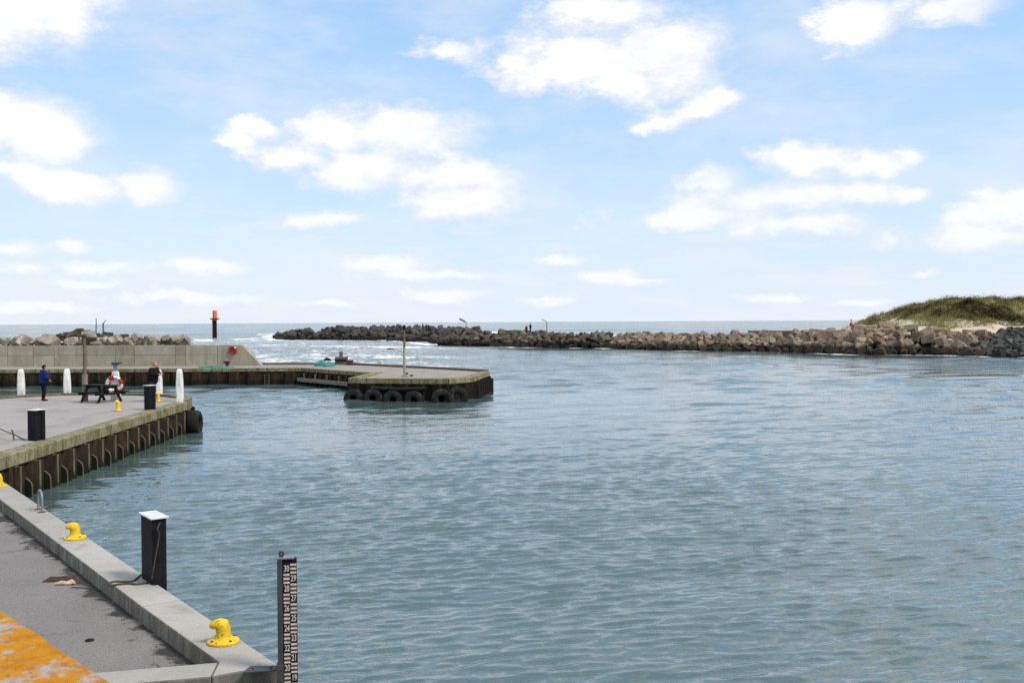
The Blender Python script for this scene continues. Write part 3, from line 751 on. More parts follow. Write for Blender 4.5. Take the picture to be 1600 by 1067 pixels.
white_post(33, 618, 577, 'white tapered mooring post behind the pier kerb, to the left of the person in blue')['label'] = 'white timber mooring post beside the person in blue, farther from the picnic table'
white_post(105, 616, 576, 'white timber mooring post between the person in blue and the wooden pole')
white_post(248.5, 618, 577, 'white timber mooring post close in front of the man in black')
white_post(281, 627, 576.5, 'white timber mooring post at the pier corner above the black tyre')

# wooden pole on the pier
b = G(133, 627); m = MB(); zt = D(133, 525, b.y).z
pole = empty('wooden_pole', (b.x, b.y, 0)); tag(pole, 'tall slim brown wooden pole standing behind the picnic table', 'pole')
MB().tube([(0, 0, 1.2), (0, 0, 2.6)], [.135, .13], 12).build('lower_shaft', tim_pale, pole, smooth=True)
MB().tube([(0, 0, 2.6), (0, 0, zt)], [.085, .07], 12).build('upper_shaft', tim, pole, smooth=True)
MB().lathe([(.10, 0), (.11, .12), (.06, .16)], 12, (0, 0, zt - .08)).build('cap', rust_m, pole, smooth=True)

# picnic table
b = G(158.5, 627.5)
pt = empty('picnic_table', (b.x, b.y, ZD), R(-30)); tag(pt, 'dark timber picnic table with attached benches on the pier', 'picnic table')
for i in range(5): MB().box(-.9, .9, -.36 + i * .146, -.36 + i * .146 + .138, .74, .78).build('tabletop_plank', tim_dark, pt, bevel=.005)
for s in (-1, 1):
    for k in range(2): MB().box(-.9, .9, s * .70 - .13 + k * .135, s * .70 - .005 + k * .135, .44, .48).build('bench_plank', tim_dark, pt, bevel=.005)
    x = .58 * s
    for e in (-1, 1):
        MB().add([(x - .03, e * .62 - .06, 0), (x + .03, e * .62 - .06, 0), (x + .03, e * .62 + .06, 0), (x - .03, e * .62 + .06, 0), (x - .03, e * .26 - .06, .74), (x + .03, e * .26 - .06, .74), (x + .03, e * .26 + .06, .74), (x - .03, e * .26 + .06, .74)],
                 [(3, 2, 1, 0), (4, 5, 6, 7), (0, 1, 5, 4), (1, 2, 6, 5), (2, 3, 7, 6), (3, 0, 4, 7)]).build('leg', tim_dark, pt)
    MB().box(x + .032, x + .075, -.82, .82, .345, .438).build('bench_beam', tim_dark, pt)
    MB().box(x + .032, x + .075, -.36, .36, .64, .738).build('top_beam', tim_dark, pt)

# lifebuoy stand and lifebuoy
b = G(181, 625.5)
st = empty('lifebuoy_stand', (b.x, b.y, ZD)); tag(st, 'white lifebuoy stand with grey box on top behind the picnic table', 'lifebuoy stand')
zt = D(181, 566, b.y).z - ZD
MB().add([(-.22, -.06, 0), (.22, -.06, 0), (.22, .06, 0), (-.22, .06, 0), (-.23, -.06, .9), (.23, -.06, .9), (.23, .06, .9), (-.23, .06, .9), (-.13, -.06, zt - .42), (.13, -.06, zt - .42), (.13, .06, zt - .42), (-.13, .06, zt - .42)],
         [(3, 2, 1, 0)] + [(i, (i + 1) % 4, 4 + (i + 1) % 4, 4 + i) for i in range(4)] + [(4 + i, 4 + (i + 1) % 4, 8 + (i + 1) % 4, 8 + i) for i in range(4)] + [(8, 9, 10, 11)]).build('board', white_m, st, bevel=.012)
MB().box(-.09, .09, -.05, .05, zt - .42, zt - .12).build('neck', steel, st)
MB().box(-.15, .13, -.11, .11, zt - .12, zt).build('lamp_box', darksteel, st, bevel=.015)
MB().tube([(.12, 0, zt - .08), (.24, 0, zt - .02), (.30, 0, zt - .01)], .03, 8).build('lamp_arm', darksteel, st)
lb = empty('lifebuoy', (b.x, b.y - .16, D(181, 600, b.y).z)); tag(lb, 'red and white ring lifebuoy hanging on the white stand', 'lifebuoy')
rotx = Matrix.Rotation(R(90), 4, 'X')
for k in range(8):
    g = R(45 * k + 22)
    MB().torus(.33, .085, 8, 10, rotx, 1.0, g - R(22.5), g + R(22.5)).build('ring_segment', white_m if k % 2 else buoyred, lb, smooth=True)
MB().torus(.455, .012, 40, 6, rotx).build('grab_rope', rope_m, lb, smooth=True)

# rope and bracket beside the left pile
pz = 1.38
k = empty('rope_stanchion', G(22, 688)); tag(k, 'short dark iron stanchion carrying a rope near the pier edge', 'stanchion')
MB().tube([(0, 0, 0), (-.06, .03, .30)], .022, 8).build('post', darksteel, k); MB().tube([(-.06, .03, .30), (-.11, .05, .31)], .022, 8).build('hook', darksteel, k)
tubeobj('mooring_line', [D(-25, 658, 33.5), D(0, 670, 32), D(20, 678, G(22, 688).y - .05), D(34, 685, 31), D(46, 692, 30.7)], .018, rope_m, 'dark mooring line running slack to the black pile on the pier', 'rope')

jdeck = mat('sandy_deck', (.285, .255, .215), .9, .15, var=(.235, .208, .172), vscale=.5, bump=.3, bscale=40, extra=x_deck)
tar_pile = mat('tarred_sheet_pile', (.012, .010, .009), .85, .10, var=(.018, .013, .010), vscale=2.5, bump=.4, bscale=20)
# ------------------------------------------------------------------ back quay and jetty
jet = empty('jetty', (-12, 78, 0)); tag(jet, 'grey concrete jetty with lamp post and tyre fenders reaching into the basin', 'jetty')
J = {'a': (-60, 79.0), 'b': V2(G(472, 574.5)), 'c': V2(G(585, 582.5)), 'd': V2(G(546, 592)), 'e': V2(G(700, 593)), 'e2': V2(G(738, 590)), 'f': V2(G(763, 581)), 'g': V2(G(736, 579)), 'h': V2(G(552, 569.5)), 'i': (-24.5, 86.6), 'j': (-60, 86.0)}
poly = [J[k_] for k_ in 'abcde'] + [J['e2'], J['f'], J['g'], J['h'], J['i'], J['j']]
cx_, cy_ = -9, 74
adopt(MB().prism([(x, y) for x, y in poly], .3, ZD - .015).build('deck', jdeck), jet)
for k1, k2, mm, wd in (('a', 'b', mossy, .7), ('b', 'c', mossy, .5), ('c', 'd', mossy, .7), ('d', 'e', mossy, .6), ('e', 'e2', mossy, .6), ('e2', 'f', mossy, .6)):
    coping(jet, J[k1], J[k2], wd, ZD + (.06 if k1 in 'cde' or k1 == 'e2' else 0), ZD - .29, mm, 4.5, .10)
for k1, k2 in (('f', 'g'), ('g', 'h'), ('h', 'i')):
    coping(jet, J[k1], J[k2], .35, ZD + .16, ZD - .4, tim, 6, .03, .02, 'kerb')
for k1, k2, p in (('a', 'b', 1.5), ('b', 'c', .8), ('c', 'd', 1.0), ('d', 'e', 1.1), ('e', 'e2', 1.0), ('e2', 'f', 1.0), ('f', 'g', 1.2), ('g', 'h', 1.3), ('h', 'i', 1.4)):
    sheet_wall(jet, J[k1], J[k2], p, .24, -1.5, ZD - .29, tar_pile if k1 in ('d', 'e', 'e2') else None)
# waling timber along the inner face
def beam(par, a, b, z0, z1, t0, t1, m, name):
    a, b = Vector((*a, 0)), Vector((*b, 0)); d = (b - a).normalized(); nr = Vector((d.y, -d.x, 0))
    return adopt(MB().prism([V2(a + nr * t0), V2(b + nr * t0), V2(b + nr * t1), V2(a + nr * t1)], z0, z1).build(name, m, None, bevel=.02), par)
beam(jet, J['b'], J['c'], .28, .56, .22, .48, tim_pale, 'waling_beam')
a, b = Vector((*J['b'], 0)), Vector((*J['c'], 0)); d = (b - a); nr = Vector((d.y, -d.x, 0)).normalized()
for i in range(6):
    p = a + d * ((i + .5) / 6)
    adopt(MB().box(-.07, .07, -.07, .07, .5, .95, Matrix.Translation(p + nr * .28)).build('upright', tim, None), jet)
a = Vector((*J['d'], 0)); b = Vector((*J['e'], 0)); d = (b - a).normalized(); nr = Vector((d.y, -d.x, 0))
tubeobj('log_fender', [a + d * 1.6 + nr * .36 + Vector((0, 0, .80)), a + d * 3.5 + nr * .38 + Vector((0, 0, .74)), a + d * 5.2 + nr * .36 + Vector((0, 0, .80))], .13, rubber, 'long black rubber log fender slung below the jetty coping', 'fender', 10)
for (px, py, rr, nm) in ((553, 622, .46, 'black tyre at the jetty head corner next to the recessed timber beam'), (583, 622, .46, 'second black tyre along from the timber beam corner of the jetty head'), (614, 624, .46, 'third black tyre along, under the left end of the log fender')
        , (647, 625, .46, 'low black tyre below the log fender, just past the lamp post'), (690, 622, .46, 'black tyre beyond the log fender end, beside the last tyre in the row'), (715, 619, .48, 'large black tyre last in the row beside the upright fender posts')):
    p = D(px, py, a.y + (b.y - a.y) * min(1.0, max(0, (px - 546) / 154)) - .42)
    o = tyre((p.x, p.y, p.z - .06), rr * .92, .235, (R(82), 0, random.uniform(-.12, .12)), nm.replace('third black tyre along, under the left end of the log fender', 'third black tyre from the timber beam corner, partly under the log fender')); o['group'] = 'tyres hung along the jetty head'
a = Vector((*J['e2'], 0)); b = Vector((*J['f'], 0)); d = (b - a); dn = d.normalized(); nr = Vector((dn.y, -dn.x, 0))
for i in range(7):
    p = a + d * ((i + .3) / 7) + nr * .32
    adopt(MB().tube([(p.x, p.y, -1.5), (p.x, p.y, .93 - .03 * (i % 2))], .15, 10).build('fender_post', tim_dark, None, smooth=True), jet)

# sea wall of cast panels
sw = empty('sea_wall', (-35, 84.6, 0)); tag(sw, 'long grey olive concrete sea wall with sloping end behind the quay', 'wall')
za, zm, zt = ZD - .02, 2.28, 3.08
def wx(px): return D(px, 572, 84.6).x
joints = [-110, -70, -30, 12, 52, 85, 136, 181, 210, 274, 290, 340]
thick = .7
for i, (p0, p1) in enumerate(zip(joints[:-1], joints[1:])):
    x0, x1 = wx(p0) + .015, wx(p1) - .015
    pr_ = random.uniform(0, .03)
    adopt(MB().box(x0, x1, 84.6 - pr_, 84.6 + thick, za, zm - .012).build('wall_panel', wall_m, None, bevel=.012), sw)
    adopt(MB().box(x0, x1, 84.6 - random.uniform(0, .03), 84.6 + thick, zm + .006, zt).build('wall_panel', wall_m, None, bevel=.012), sw)
x0 = wx(340) + .015; xa = D(378, 540, 84.6).x; xb = D(409, 571, 84.6).x
e = MB(); pts_ = [(x0, za), (xb, za), (xa, zt), (x0, zt)]
e.add([(x, 84.58, z) for x, z in pts_] + [(x, 84.6 + thick, z) for x, z in pts_], [(0, 1, 2, 3), (7, 6, 5, 4)] + [(i, i + 4, (i + 1) % 4 + 4, (i + 1) % 4) for i in range(4)])
adopt(e.build('end_panel', wall_m, None, bevel=.015), sw)
adopt(MB().box(wx(-110), xa - .1, 84.70, 84.6 + thick - .1, za, zt - .03).build('joint_filler', core_m, None), sw)

# red lifebuoy on the wall
p = D(363.5, 547, 84.45)
lb2 = empty('lifebuoy', p); tag(lb2, 'red ring lifebuoy hung on the concrete sea wall', 'lifebuoy')
MB().torus(.28, .085, 28, 10, rotx).build('ring', buoyred, lb2, smooth=True)
MB().lathe([(.20, -.06), (.20, .06)], 16).build('holder', rust_m, lb2).rotation_euler = (R(90), 0, 0)
for k in range(4):
    g = R(90 * k + 45); MB().torus(.28, .091, 3, 10, rotx, 1, g - .14, g + .14).build('band', white_m if k == 0 else rust_m, lb2, smooth=True)

# ladder on the quay face
p = G(418.5, 575)
ld = empty('quay_ladder', (p.x, p.y - .34, 0), 0); tag(ld, 'small pale steel ladder fixed to the rusty quay face', 'ladder')
for s in (-1, 1): MB().box(.17 * s - .025, .17 * s + .025, -.03, .03, .0, .88).build('rail', fin_m, ld)
for i in range(4): MB().box(-.15, .15, -.02, .02, .1 + .22 * i, .14 + .22 * i).build('rung', fin_m, ld)

# rusty bollard and teal net strip on the back quay
p = G(355, 573.5)
o = MB(); o.lathe([(.30, 0), (.30, .05), (.15, .10), (.14, .30), (.28, .36), (.30, .46), (.22, .50)], 16); o = o.build('iron_bollard', rust_m, smooth=True); o.location = p; tag(o, 'rusty dark iron bollard below the red lifebuoy', 'bollard')
def heap(name, c, lx, ly, hgt, m, label, cat, seed, rot=0):
    rs = random.Random(seed); n, k = 26, 9; v = []; f = []
    for i in range(k):
        t_ = i / (k - 1)
        for j in range(n):
            g = 2 * math.pi * j / n
            rad = math.cos(t_ * math.pi / 2) ** .6 * (1 + .22 * math.sin(3 * g + seed) + rs.uniform(-.10, .10))
            v.append((lx * rad * math.cos(g), ly * rad * math.sin(g), hgt * math.sin(t_ * 1.5708) * (1 + .30 * math.sin(2 * g + seed * 2) * t_) + rs.uniform(0, .04)))
    f = [(i * n + j, i * n + (j + 1) % n, (i + 1) * n + (j + 1) % n, (i + 1) * n + j) for i in range(k - 1) for j in range(n)]
    f.append(tuple(range((k - 1) * n, k * n)))
    o = MB().add(v, f).build(name, m); o.location = c; o.rotation_euler = (0, 0, rot)
    tag(o, label, cat); return o
heap('net_strip', G(337, 574.5), 1.35, .22, .12, teal_net, 'flat strip of teal netting along the quay by the sea wall', 'net', 3)
nb = heap('net_heap', G(503, 572.2), .58, .32, .40, teal_net, 'crumpled heap of teal fishing net on the jetty', 'net', 5)
heap('net_bundle', G(514, 572.6), .42, .28, .30, teal_net, 'low grey teal net bundle beside the crumpled net heap on the jetty', 'net', 8)
p = G(510, 571.0)
heap('black_sack', (p.x, p.y + .30, ZD + .36), .30, .20, .24, black_m, 'black sack lying on top of the teal net heap', 'sack', 2)
# timber bitt
p = G(533, 569.6); s_ = p.y / FPX
bt = empty('mooring_bitt', (p.x, p.y, ZD)); tag(bt, 'old grey green timber bitt with cross blocks at the jetty edge', 'bitt')
MB().box(-.13, .13, -.13, .13, 0, 1.12).build('post', tim, bt, bevel=.02)
MB().box(-.50, -.16, -.12, .12, .12, .66).build('side_block', tim, bt, bevel=.02)
MB().box(.15, .54, -.16, .10, .05, .68).build('side_block', tim, bt, bevel=.02)
MB().box(-.52, .56, -.21, -.165, .30, .46).build('cross_beam', tim_dark, bt, bevel=.01)
p = G(546.5, 570.3)
fb_ = empty('fish_box', (p.x, p.y, ZD)); tag(fb_, 'small rust brown box with upright stick on the jetty', 'box')
MB().box(-.27, .27, -.2, .2, 0, .38).build('body', rust_m, fb_, bevel=.02)
MB().box(-.29, .29, -.22, .22, .38, .42).build('rim', rust_m, fb_, bevel=.01)
MB().tube([(-.22, .05, .36), (-.14, .05, .86)], .03, 6).build('stick', tim, fb_)

# jetty lamp post
p = G(632, 588)
lp = empty('lamp_post', (p.x, p.y, ZD)); tag(lp, 'slim lamp post with side arm lamp on the jetty head', 'lamp post')
zt = D(632, 508, p.y).z - ZD
MB().tube([(0, 0, .06), (0, 0, 1.9)], [.085, .075], 12).build('lower_pole', mat('pale_pole', (.34, .31, .26), .7, .3, var=(.24, .20, .15), vscale=5), lp, smooth=True)
MB().tube([(0, 0, 1.9), (0, 0, zt - .3)], [.075, .05], 12).build('upper_pole', tim, lp, smooth=True)
MB().lathe([(.05, 0), (.10, .02), (.10, .16), (.13, .18), (.13, .23), (.04, .30)], 12, (0, 0, zt - .3)).build('lantern', black_m, lp, smooth=True)
la = MB().tube([(0, 0, 1.60), (-.25, 0, 1.68), (-.75, 0, 1.80)], .022, 8).build('arm', steel, lp, smooth=True)
MB().box(-1.15, -.72, -.10, .10, 1.79, 1.87).build('lamp_head', darksteel, la, bevel=.02)
MB().lathe([(.22, 0), (.22, .04), (.10, .08)], 14).build('base_plate', tim_pale, lp)
MB().box(.10, .24, -.08, .06, .12, .26).build('junction_box', darksteel, lp, bevel=.01)
p = G(643, 587.4)
o = MB(); o.lathe([(.13, 0), (.15, .05), (.07, .09)], 10); o = o.build('mooring_ring', rust_m, smooth=True); o.location = p; tag(o, 'small dark iron ring fitting lying by the lamp post base', 'ring')

# ------------------------------------------------------------------ gull
gw = mat('gull_white', (.62, .62, .62), .8, .2); gg = mat('gull_grey', (.22, .23, .25), .8, .2)
def gull(loc, rz, label):
    t = empty('gull', loc, rz); tag(t, label, 'gull')
    MB().tube([(-.24, 0, .14), (-.14, 0, .15), (0, 0, .16), (.10, 0, .19), (.16, 0, .25), (.20, 0, .29), (.25, 0, .29)], [.012, .05, .085, .075, .045, .045, .02], 10).build('body', gw, t, smooth=True)
    for s in (-1, 1):
        MB().tube([(.09, s * .06, .19), (-.05, s * .085, .18), (-.30, s * .03, .15)], [.03, .05, .008], 8).build('wing', gg, t, smooth=True)
        MB().tube([(.0, s * .03, .10), (0, s * .03, 0)], .009, 5).build('leg', yellow, t)
    MB().tube([(.245, 0, .29), (.30, 0, .28)], [.015, .004], 6).build('beak', yellow, t)
p = G(594, 572.0); gull((p.x, p.y, ZD + .15), .2, 'grey backed gull standing on the jetty edge kerb')

# ------------------------------------------------------------------ people
def skin_mesh(verts, edges, radii, root=0, sub=2):
    me = bpy.data.meshes.new('fig'); me.from_pydata(verts, edges, []); me.update()
    o = bpy.data.objects.new('fig', me); col.objects.link(o)
    md = o.modifiers.new('s', 'SKIN'); md.use_smooth_shade = True
    for i, r in enumerate(radii):
        d_ = me.skin_vertices[0].data[i]; d_.radius = r if isinstance(r, tuple) else (r, r); d_.use_root = (i == root)
    sb = o.modifiers.new('u', 'SUBSURF'); sb.levels = sub; sb.render_levels = sub
    dg = bpy.context.evaluated_depsgraph_get(); out = bpy.data.meshes.new_from_object(o.evaluated_get(dg))
    bpy.data.objects.remove(o)
    for p_ in out.polygons: p_.use_smooth = True
    return out
skin_m = mat('skin', (.52, .30, .22), .6, .35)
def cloth(name, c): return mat(name, c, .95, .05, var=tuple(q * 1.5 for q in c), vscale=9, bump=.4, bscale=25)
hair_b = mat('dark_hair', (.012, .010, .009), .8, .1); hair_r = mat('sandy_hair', (.30, .15, .07), .7, .3)
navy = cloth('navy_jacket', (.010, .022, .10)); blackc = cloth('black_cloth', (.010, .010, .012)); jeans = cloth('jeans', (.025, .040, .075)); boots = cloth('dark_shoes', (.010, .010, .010))
def person(loc, rz, H, jm, tm, hm, hood, arms, label, bulk=1.0, stoop=0.0, cap=False):
    """faces local +X; one continuous body mesh, clothes and hair as children"""
    t = empty('person', loc, rz); tag(t, label, 'person')
    k = H / 1.75; S = lambda v: tuple(q * k for q in v)
    sx = stoop
    hipz, shz, nkz, hdz = .92, 1.42, 1.50, 1.63
    V_, E, Rr = [], [], []
    def add(p, r, par=None):
        V_.append(S(p)); Rr.append(tuple(q * k for q in r) if isinstance(r, tuple) else r * k)
        if par is not None: E.append((par, len(V_) - 1))
        return len(V_) - 1
    pel = add((0, 0, hipz), (.15, .11)); wa = add((.0, 0, 1.12), (.14, .10), pel); ch = add((sx * .5, 0, 1.32), (.16, .11), wa)
    nk = add((sx * .9, 0, nkz), .055, ch); add((sx * 1.0 + .01, 0, 1.56), .055, nk)
    legs = {}
    for s in (-1, 1):
        hp = add((0, s * .09, .86), .085, pel); kn_ = add((.03, s * .10, .48), .06, hp); an = add((-.01, s * .105, .09), .042, kn_); add((.13, s * .12, .035), .035, an)
        sh = add((sx * .6, s * .18, shz), .065, ch); elb, hnd = arms[s]
        e_ = add((elb[0] + sx * .6, elb[1], elb[2]), .045, sh); w_ = add((hnd[0] + sx * .6, hnd[1], hnd[2]), .030, e_)
        dv = (Vector(hnd) - Vector(elb)).normalized(); legs[s] = (Vector(hnd) + Vector((sx * .6, 0, 0)), dv)
        add(tuple(Vector((hnd[0] + sx * .6, hnd[1], hnd[2])) + dv * .07), .030, w_)
    me = skin_mesh(V_, E, Rr); me.materials.append(skin_m)
    # head with nose, ears, eyes and fingers, joined into the body mesh
    m = MB(); hc = Vector((sx * 1.15 + .02, 0, hdz)); n, q_ = 16, 12; v = []
    for i in range(q_ + 1):
        ph = math.pi * i / q_
        for j in range(n):
            g = 2 * math.pi * j / n; x, y, z = math.sin(ph) * math.cos(g), math.sin(ph) * math.sin(g), math.cos(ph)
            rx = .098 * (1 + (.28 if abs(g) < .3 or g > 6.0 else 0) * max(0, 1 - abs(z + .12) / .25))
            v.append(S(hc + Vector((x * rx, y * (.075 - .012 * (z < -.3)), z * .122))))
    m.add(v, [(i * n + j, i * n + (j + 1) % n, (i + 1) * n + (j + 1) % n, (i + 1) * n + j) for i in range(q_) for j in range(n)])
    for s in (-1, 1):
        m.lathe([(.010 * k, -.03 * k), (.022 * k, 0), (.008 * k, .03 * k)], 8, S(hc + Vector((-.005, s * .078, -.005))))
        hp, dv = legs[s]; side = dv.cross(Vector((0, 0, 1))); side = side.normalized() if side.length > .1 else Vector((0, 1, 0))
        for fi in range(4):
            o_ = side * ((fi - 1.5) * .019); ln_ = (.075, .088, .082, .064)[fi]
            a_ = hp + dv * .085 + o_; m.tube([S(a_), S(a_ + dv * ln_ * .6 + Vector((0, 0, -.008))), S(a_ + dv * ln_ + Vector((0, 0, -.03)))], [.009 * k, .0085 * k, .006 * k], 6)
        a_ = hp + dv * .03 + side * -.03; m.tube([S(a_), S(a_ + side * -.03 + dv * .03), S(a_ + side * -.03 + dv * .06)], [.011 * k, .010 * k, .007 * k], 6)
    tmp = bpy.data.meshes.new('t'); tmp.from_pydata(m.v, [], m.f)
    bm = bmesh.new(); bm.from_mesh(me); bm.from_mesh(tmp); bm.to_mesh(me); bm.free()
    for p_ in me.polygons: p_.use_smooth = True
    child('body', me, t)
    # jacket
    V_, E, Rr = [], [], []
    h0 = add((0, 0, .80), (.185 * bulk, .14 * bulk)); a1 = add((0, 0, .95), (.19 * bulk, .15 * bulk), h0); a2 = add((.01, 0, 1.12), (.185 * bulk, .15 * bulk), a1); a3 = add((sx * .5, 0, 1.32), (.20 * bulk, .15 * bulk), a2); a4 = add((sx * .9, 0, 1.46), (.10, .09), a3)
    if hood: add((sx * .9 - .06, 0, 1.54), (.10, .085), a4)
    for s in (-1, 1):
        elb, hnd = arms[s]
        sh = add((sx * .6, s * .19 * bulk, 1.40), .088 * bulk, a3); e_ = add((elb[0] + sx * .6, elb[1], elb[2]), .070 * bulk, sh); add((hnd[0] + sx * .6, hnd[1], hnd[2]), .050, e_)
    j = skin_mesh(V_, E, Rr); j.materials.append(jm); child('jacket', j, t)
    V_, E, Rr = [], [], []
    h0 = add((0, 0, .93), (.165, .125))
    for s in (-1, 1):
        a1 = add((0, s * .092, .82), .105, h0); a2 = add((.03, s * .10, .48), .078, a1); add((-.01, s * .105, .08), .062, a2)
    j = skin_mesh(V_, E, Rr); j.materials.append(tm); child('trousers', j, t)
    for s in (-1, 1):
        m = MB(); m.tube([S((-.075, s * .105, .055)), S((-.02, s * .108, .065)), S((.08, s * .115, .045)), S((.17, s * .125, .03))], [.045 * k, .055 * k, .045 * k, .025 * k], 10); m.build('shoe', boots, t, smooth=True)
    # hair
    m = MB(); v = []
    for i in range(8):
        ph = math.pi * .62 * i / 7
        for j_ in range(16):
            g = 2 * math.pi * j_ / 16; front = max(0, math.cos(g)); pz_ = ph * (1 - .48 * front)
            v.append(S(hc + Vector((math.sin(pz_) * math.cos(g) * .108 - .008, math.sin(pz_) * math.sin(g) * .086, math.cos(pz_) * .135))))
    m.add(v, [(i * 16 + j_, i * 16 + (j_ + 1) % 16, (i + 1) * 16 + (j_ + 1) % 16, (i + 1) * 16 + j_) for i in range(7) for j_ in range(16)])
    m.build('woolly_hat' if cap else 'hair', hm, t, smooth=True)
    return t
p = G(68, 626); person((p.x, p.y, ZD), R(38), 1.68, navy, blackc, hair_b, True,
    {-1: ((.05, -.27, 1.14), (.22, -.13, 1.02)), 1: ((.05, .27, 1.14), (.22, .12, 1.02))}, 'person in a blue hooded jacket and dark trousers standing on the pier', 1.28, .03, True)
p = G(239, 627.5); person((p.x, p.y, ZD), R(-8), 1.86, blackc, jeans, hair_r, False,
    {-1: ((.10, -.28, 1.18), (.31, -.10, 1.20)), 1: ((.10, .28, 1.18), (.31, .08, 1.22))}, 'man in black jacket and jeans beside a black pile on the pier', 1.38, .07)
def far_person(px, py_top, Y, H, label, rz):
    zt = D(px, py_top, Y); 
    arms = {-1: ((.02, -.25, 1.14), (.10, -.22, .90)), 1: ((.02, .25, 1.14), (.10, .22, .90))}
    return person((zt.x, Y, zt.z - H), rz, H, blackc, blackc, hair_b, False, arms, label, 1.05, .02, True)

# ------------------------------------------------------------------ rocks
def boulder_mesh(seed, blocky, m):
    rs = random.Random(seed); bm = bmesh.new()
    if blocky:
        for x in (-1, 1):
            for y in (-1, 1):
                for z in (-1, 1): bm.verts.new((x * .5 * rs.uniform(.72, 1.08), y * .42 * rs.uniform(.72, 1.08), z * .36 * rs.uniform(.7, 1.1)))
        for _ in range(3): bm.verts.new(Vector((rs.uniform(-1, 1), rs.uniform(-1, 1), rs.uniform(-1, 1))).normalized() * .55)
    else:
        for _ in range(18):
            d_ = Vector((rs.gauss(0, 1), rs.gauss(0, 1), rs.gauss(0, 1))).normalized(); bm.verts.new((d_.x * .55 * rs.uniform(.85, 1.1), d_.y * .48 * rs.uniform(.85, 1.1), d_.z * .40 * rs.uniform(.85, 1.1)))
    r_ = bmesh.ops.convex_hull(bm, input=bm.verts)
    bmesh.ops.delete(bm, geom=[g for g in r_['geom_interior'] if isinstance(g, bmesh.types.BMVert)], context='VERTS')
    bmesh.ops.dissolve_limit(bm, angle_limit=R(8), verts=bm.verts, edges=bm.edges)
    bmesh.ops.bevel(bm, geom=list(bm.edges), offset=.025, segments=1, affect='EDGES')
    bmesh.ops.recalc_face_normals(bm, faces=bm.faces)
    me = bpy.data.meshes.new('rock'); bm.to_mesh(me); bm.free(); me.materials.append(m)
    return me
LIB = {}
def lib(kind, m):
    if (kind, m.name) not in LIB: LIB[(kind, m.name)] = [boulder_mesh(100 + i, kind == 'block' or (kind == 'mix' and i % 2), m) for i in range(12)]
    return LIB[(kind, m.name)]
def put_rock(par, rs, meshes, loc, size, tilt=.5, name='rock'):
    o = child(name, rs.choice(meshes), par, loc, (rs.gauss(0, tilt), rs.gauss(0, tilt), rs.uniform(0, 6.28)), (size * rs.uniform(.85, 1.3), size * rs.uniform(.85, 1.15), size * rs.uniform(.8, 1.2)))
    o.matrix_parent_inverse = Matrix.Translation(-par.location)
    return o
def joined_rocks(name, par, rs, meshes, items, m, kind=True):
    V_, F_ = [], []
    for loc, size in items:
        me = rs.choice(meshes); M_ = Matrix.Translation(loc) @ Matrix.Rotation(rs.uniform(0, 6.28), 4, 'Z') @ Matrix.Rotation(rs.gauss(0, .6), 4, 'X') @ Matrix.Scale(size, 4)
        b_ = len(V_); V_ += [tuple(M_ @ v.co) for v in me.vertices]; F_ += [tuple(i + b_ for i in p_.vertices) for p_ in me.polygons]
    me = bpy.data.meshes.new(name); me.from_pydata(V_, [], F_); me.update(); me.materials.append(m)
    o = bpy.data.objects.new(name, me); col.objects.link(o); o.parent = par
    if par: o.matrix_parent_inverse = Matrix.Translation(-par.location)
    if kind: o['kind'] = 'stuff'
    return o
def path_at(pts, s):
    for a, b in zip(pts[:-1], pts[1:]):
        L_ = (b - a).length
        if s <= L_ or b is pts[-1]:
            d_ = (b - a).normalized(); return a + d_ * s, d_
        s -= L_
def path_len(pts): return sum((b - a).length for a, b in zip(pts[:-1], pts[1:]))
def mound(name, par, pts, crest, run, top, m, back=None):
    """core under the stones: water edge, crest, rear edge, rear foot"""
    back = back or run
    V_, F_ = [], []
    Ls = path_len(pts); n = 60
    for i in range(n + 1):
        p_, d_ = path_at(pts, Ls * i / n * .9999); nr = Vector((-d_.y, d_.x, 0)); nr = nr if nr.y > 0 else -nr
        c_ = crest(i / n)
        for off, z in ((.3, -1.0), (run, c_ - .75), (run + top, c_ - .75), (run + top + back, -1.0)):
            q = p_ + nr * off; V_.append((q.x + random.uniform(-.2, .2), q.y + random.uniform(-.2, .2), z + random.uniform(-.15, .1)))
    for i in range(n):
        for j in range(3): F_.append((i * 4 + j, i * 4 + j + 1, (i + 1) * 4 + j + 1, (i + 1) * 4 + j))
    F_ += [(0, 1, 2, 3), tuple(n * 4 + q for q in (3, 2, 1, 0))]
    return adopt(MB().add(V_, F_).build(name, m), par)
def interp(xs, ys):
    return lambda t: float(np.interp(t, xs, ys))
def breakwater(par, pts, crest, run, top, meshes, size, step, rows, seed, limit=300, crestrow=True):
    rs = random.Random(seed); Ls = path_len(pts); cnt = 0; extra = []
    for r_ in range(rows + (2 if crestrow else 0)):
        s = rs.uniform(0, step)
        while s < Ls:
            p_, d_ = path_at(pts, s); nr = Vector((-d_.y, d_.x, 0)); nr = nr if nr.y > 0 else -nr
            c_ = crest(s / Ls)
            if r_ < rows:
                u = (r_ + .35 + rs.uniform(-.3, .3)) / rows; off = .3 + u * run; z = .05 + (c_ - .45) * u
            else:
                off = run + (r_ - rows + .5) * top / 2 + rs.uniform(-.4, .4); z = c_ - .45 + rs.uniform(-.2, .15)
            q = p_ + nr * off; sz = size * rs.uniform(.75, 1.45) * (1.0 if r_ < rows else .85)
            loc = Vector((q.x, q.y, z + rs.uniform(-.15, .2)))
            if cnt < limit: put_rock(par, rs, meshes, loc, sz); cnt += 1
            else: extra.append((loc, sz))
            s += step * rs.uniform(.7, 1.35)
    return extra
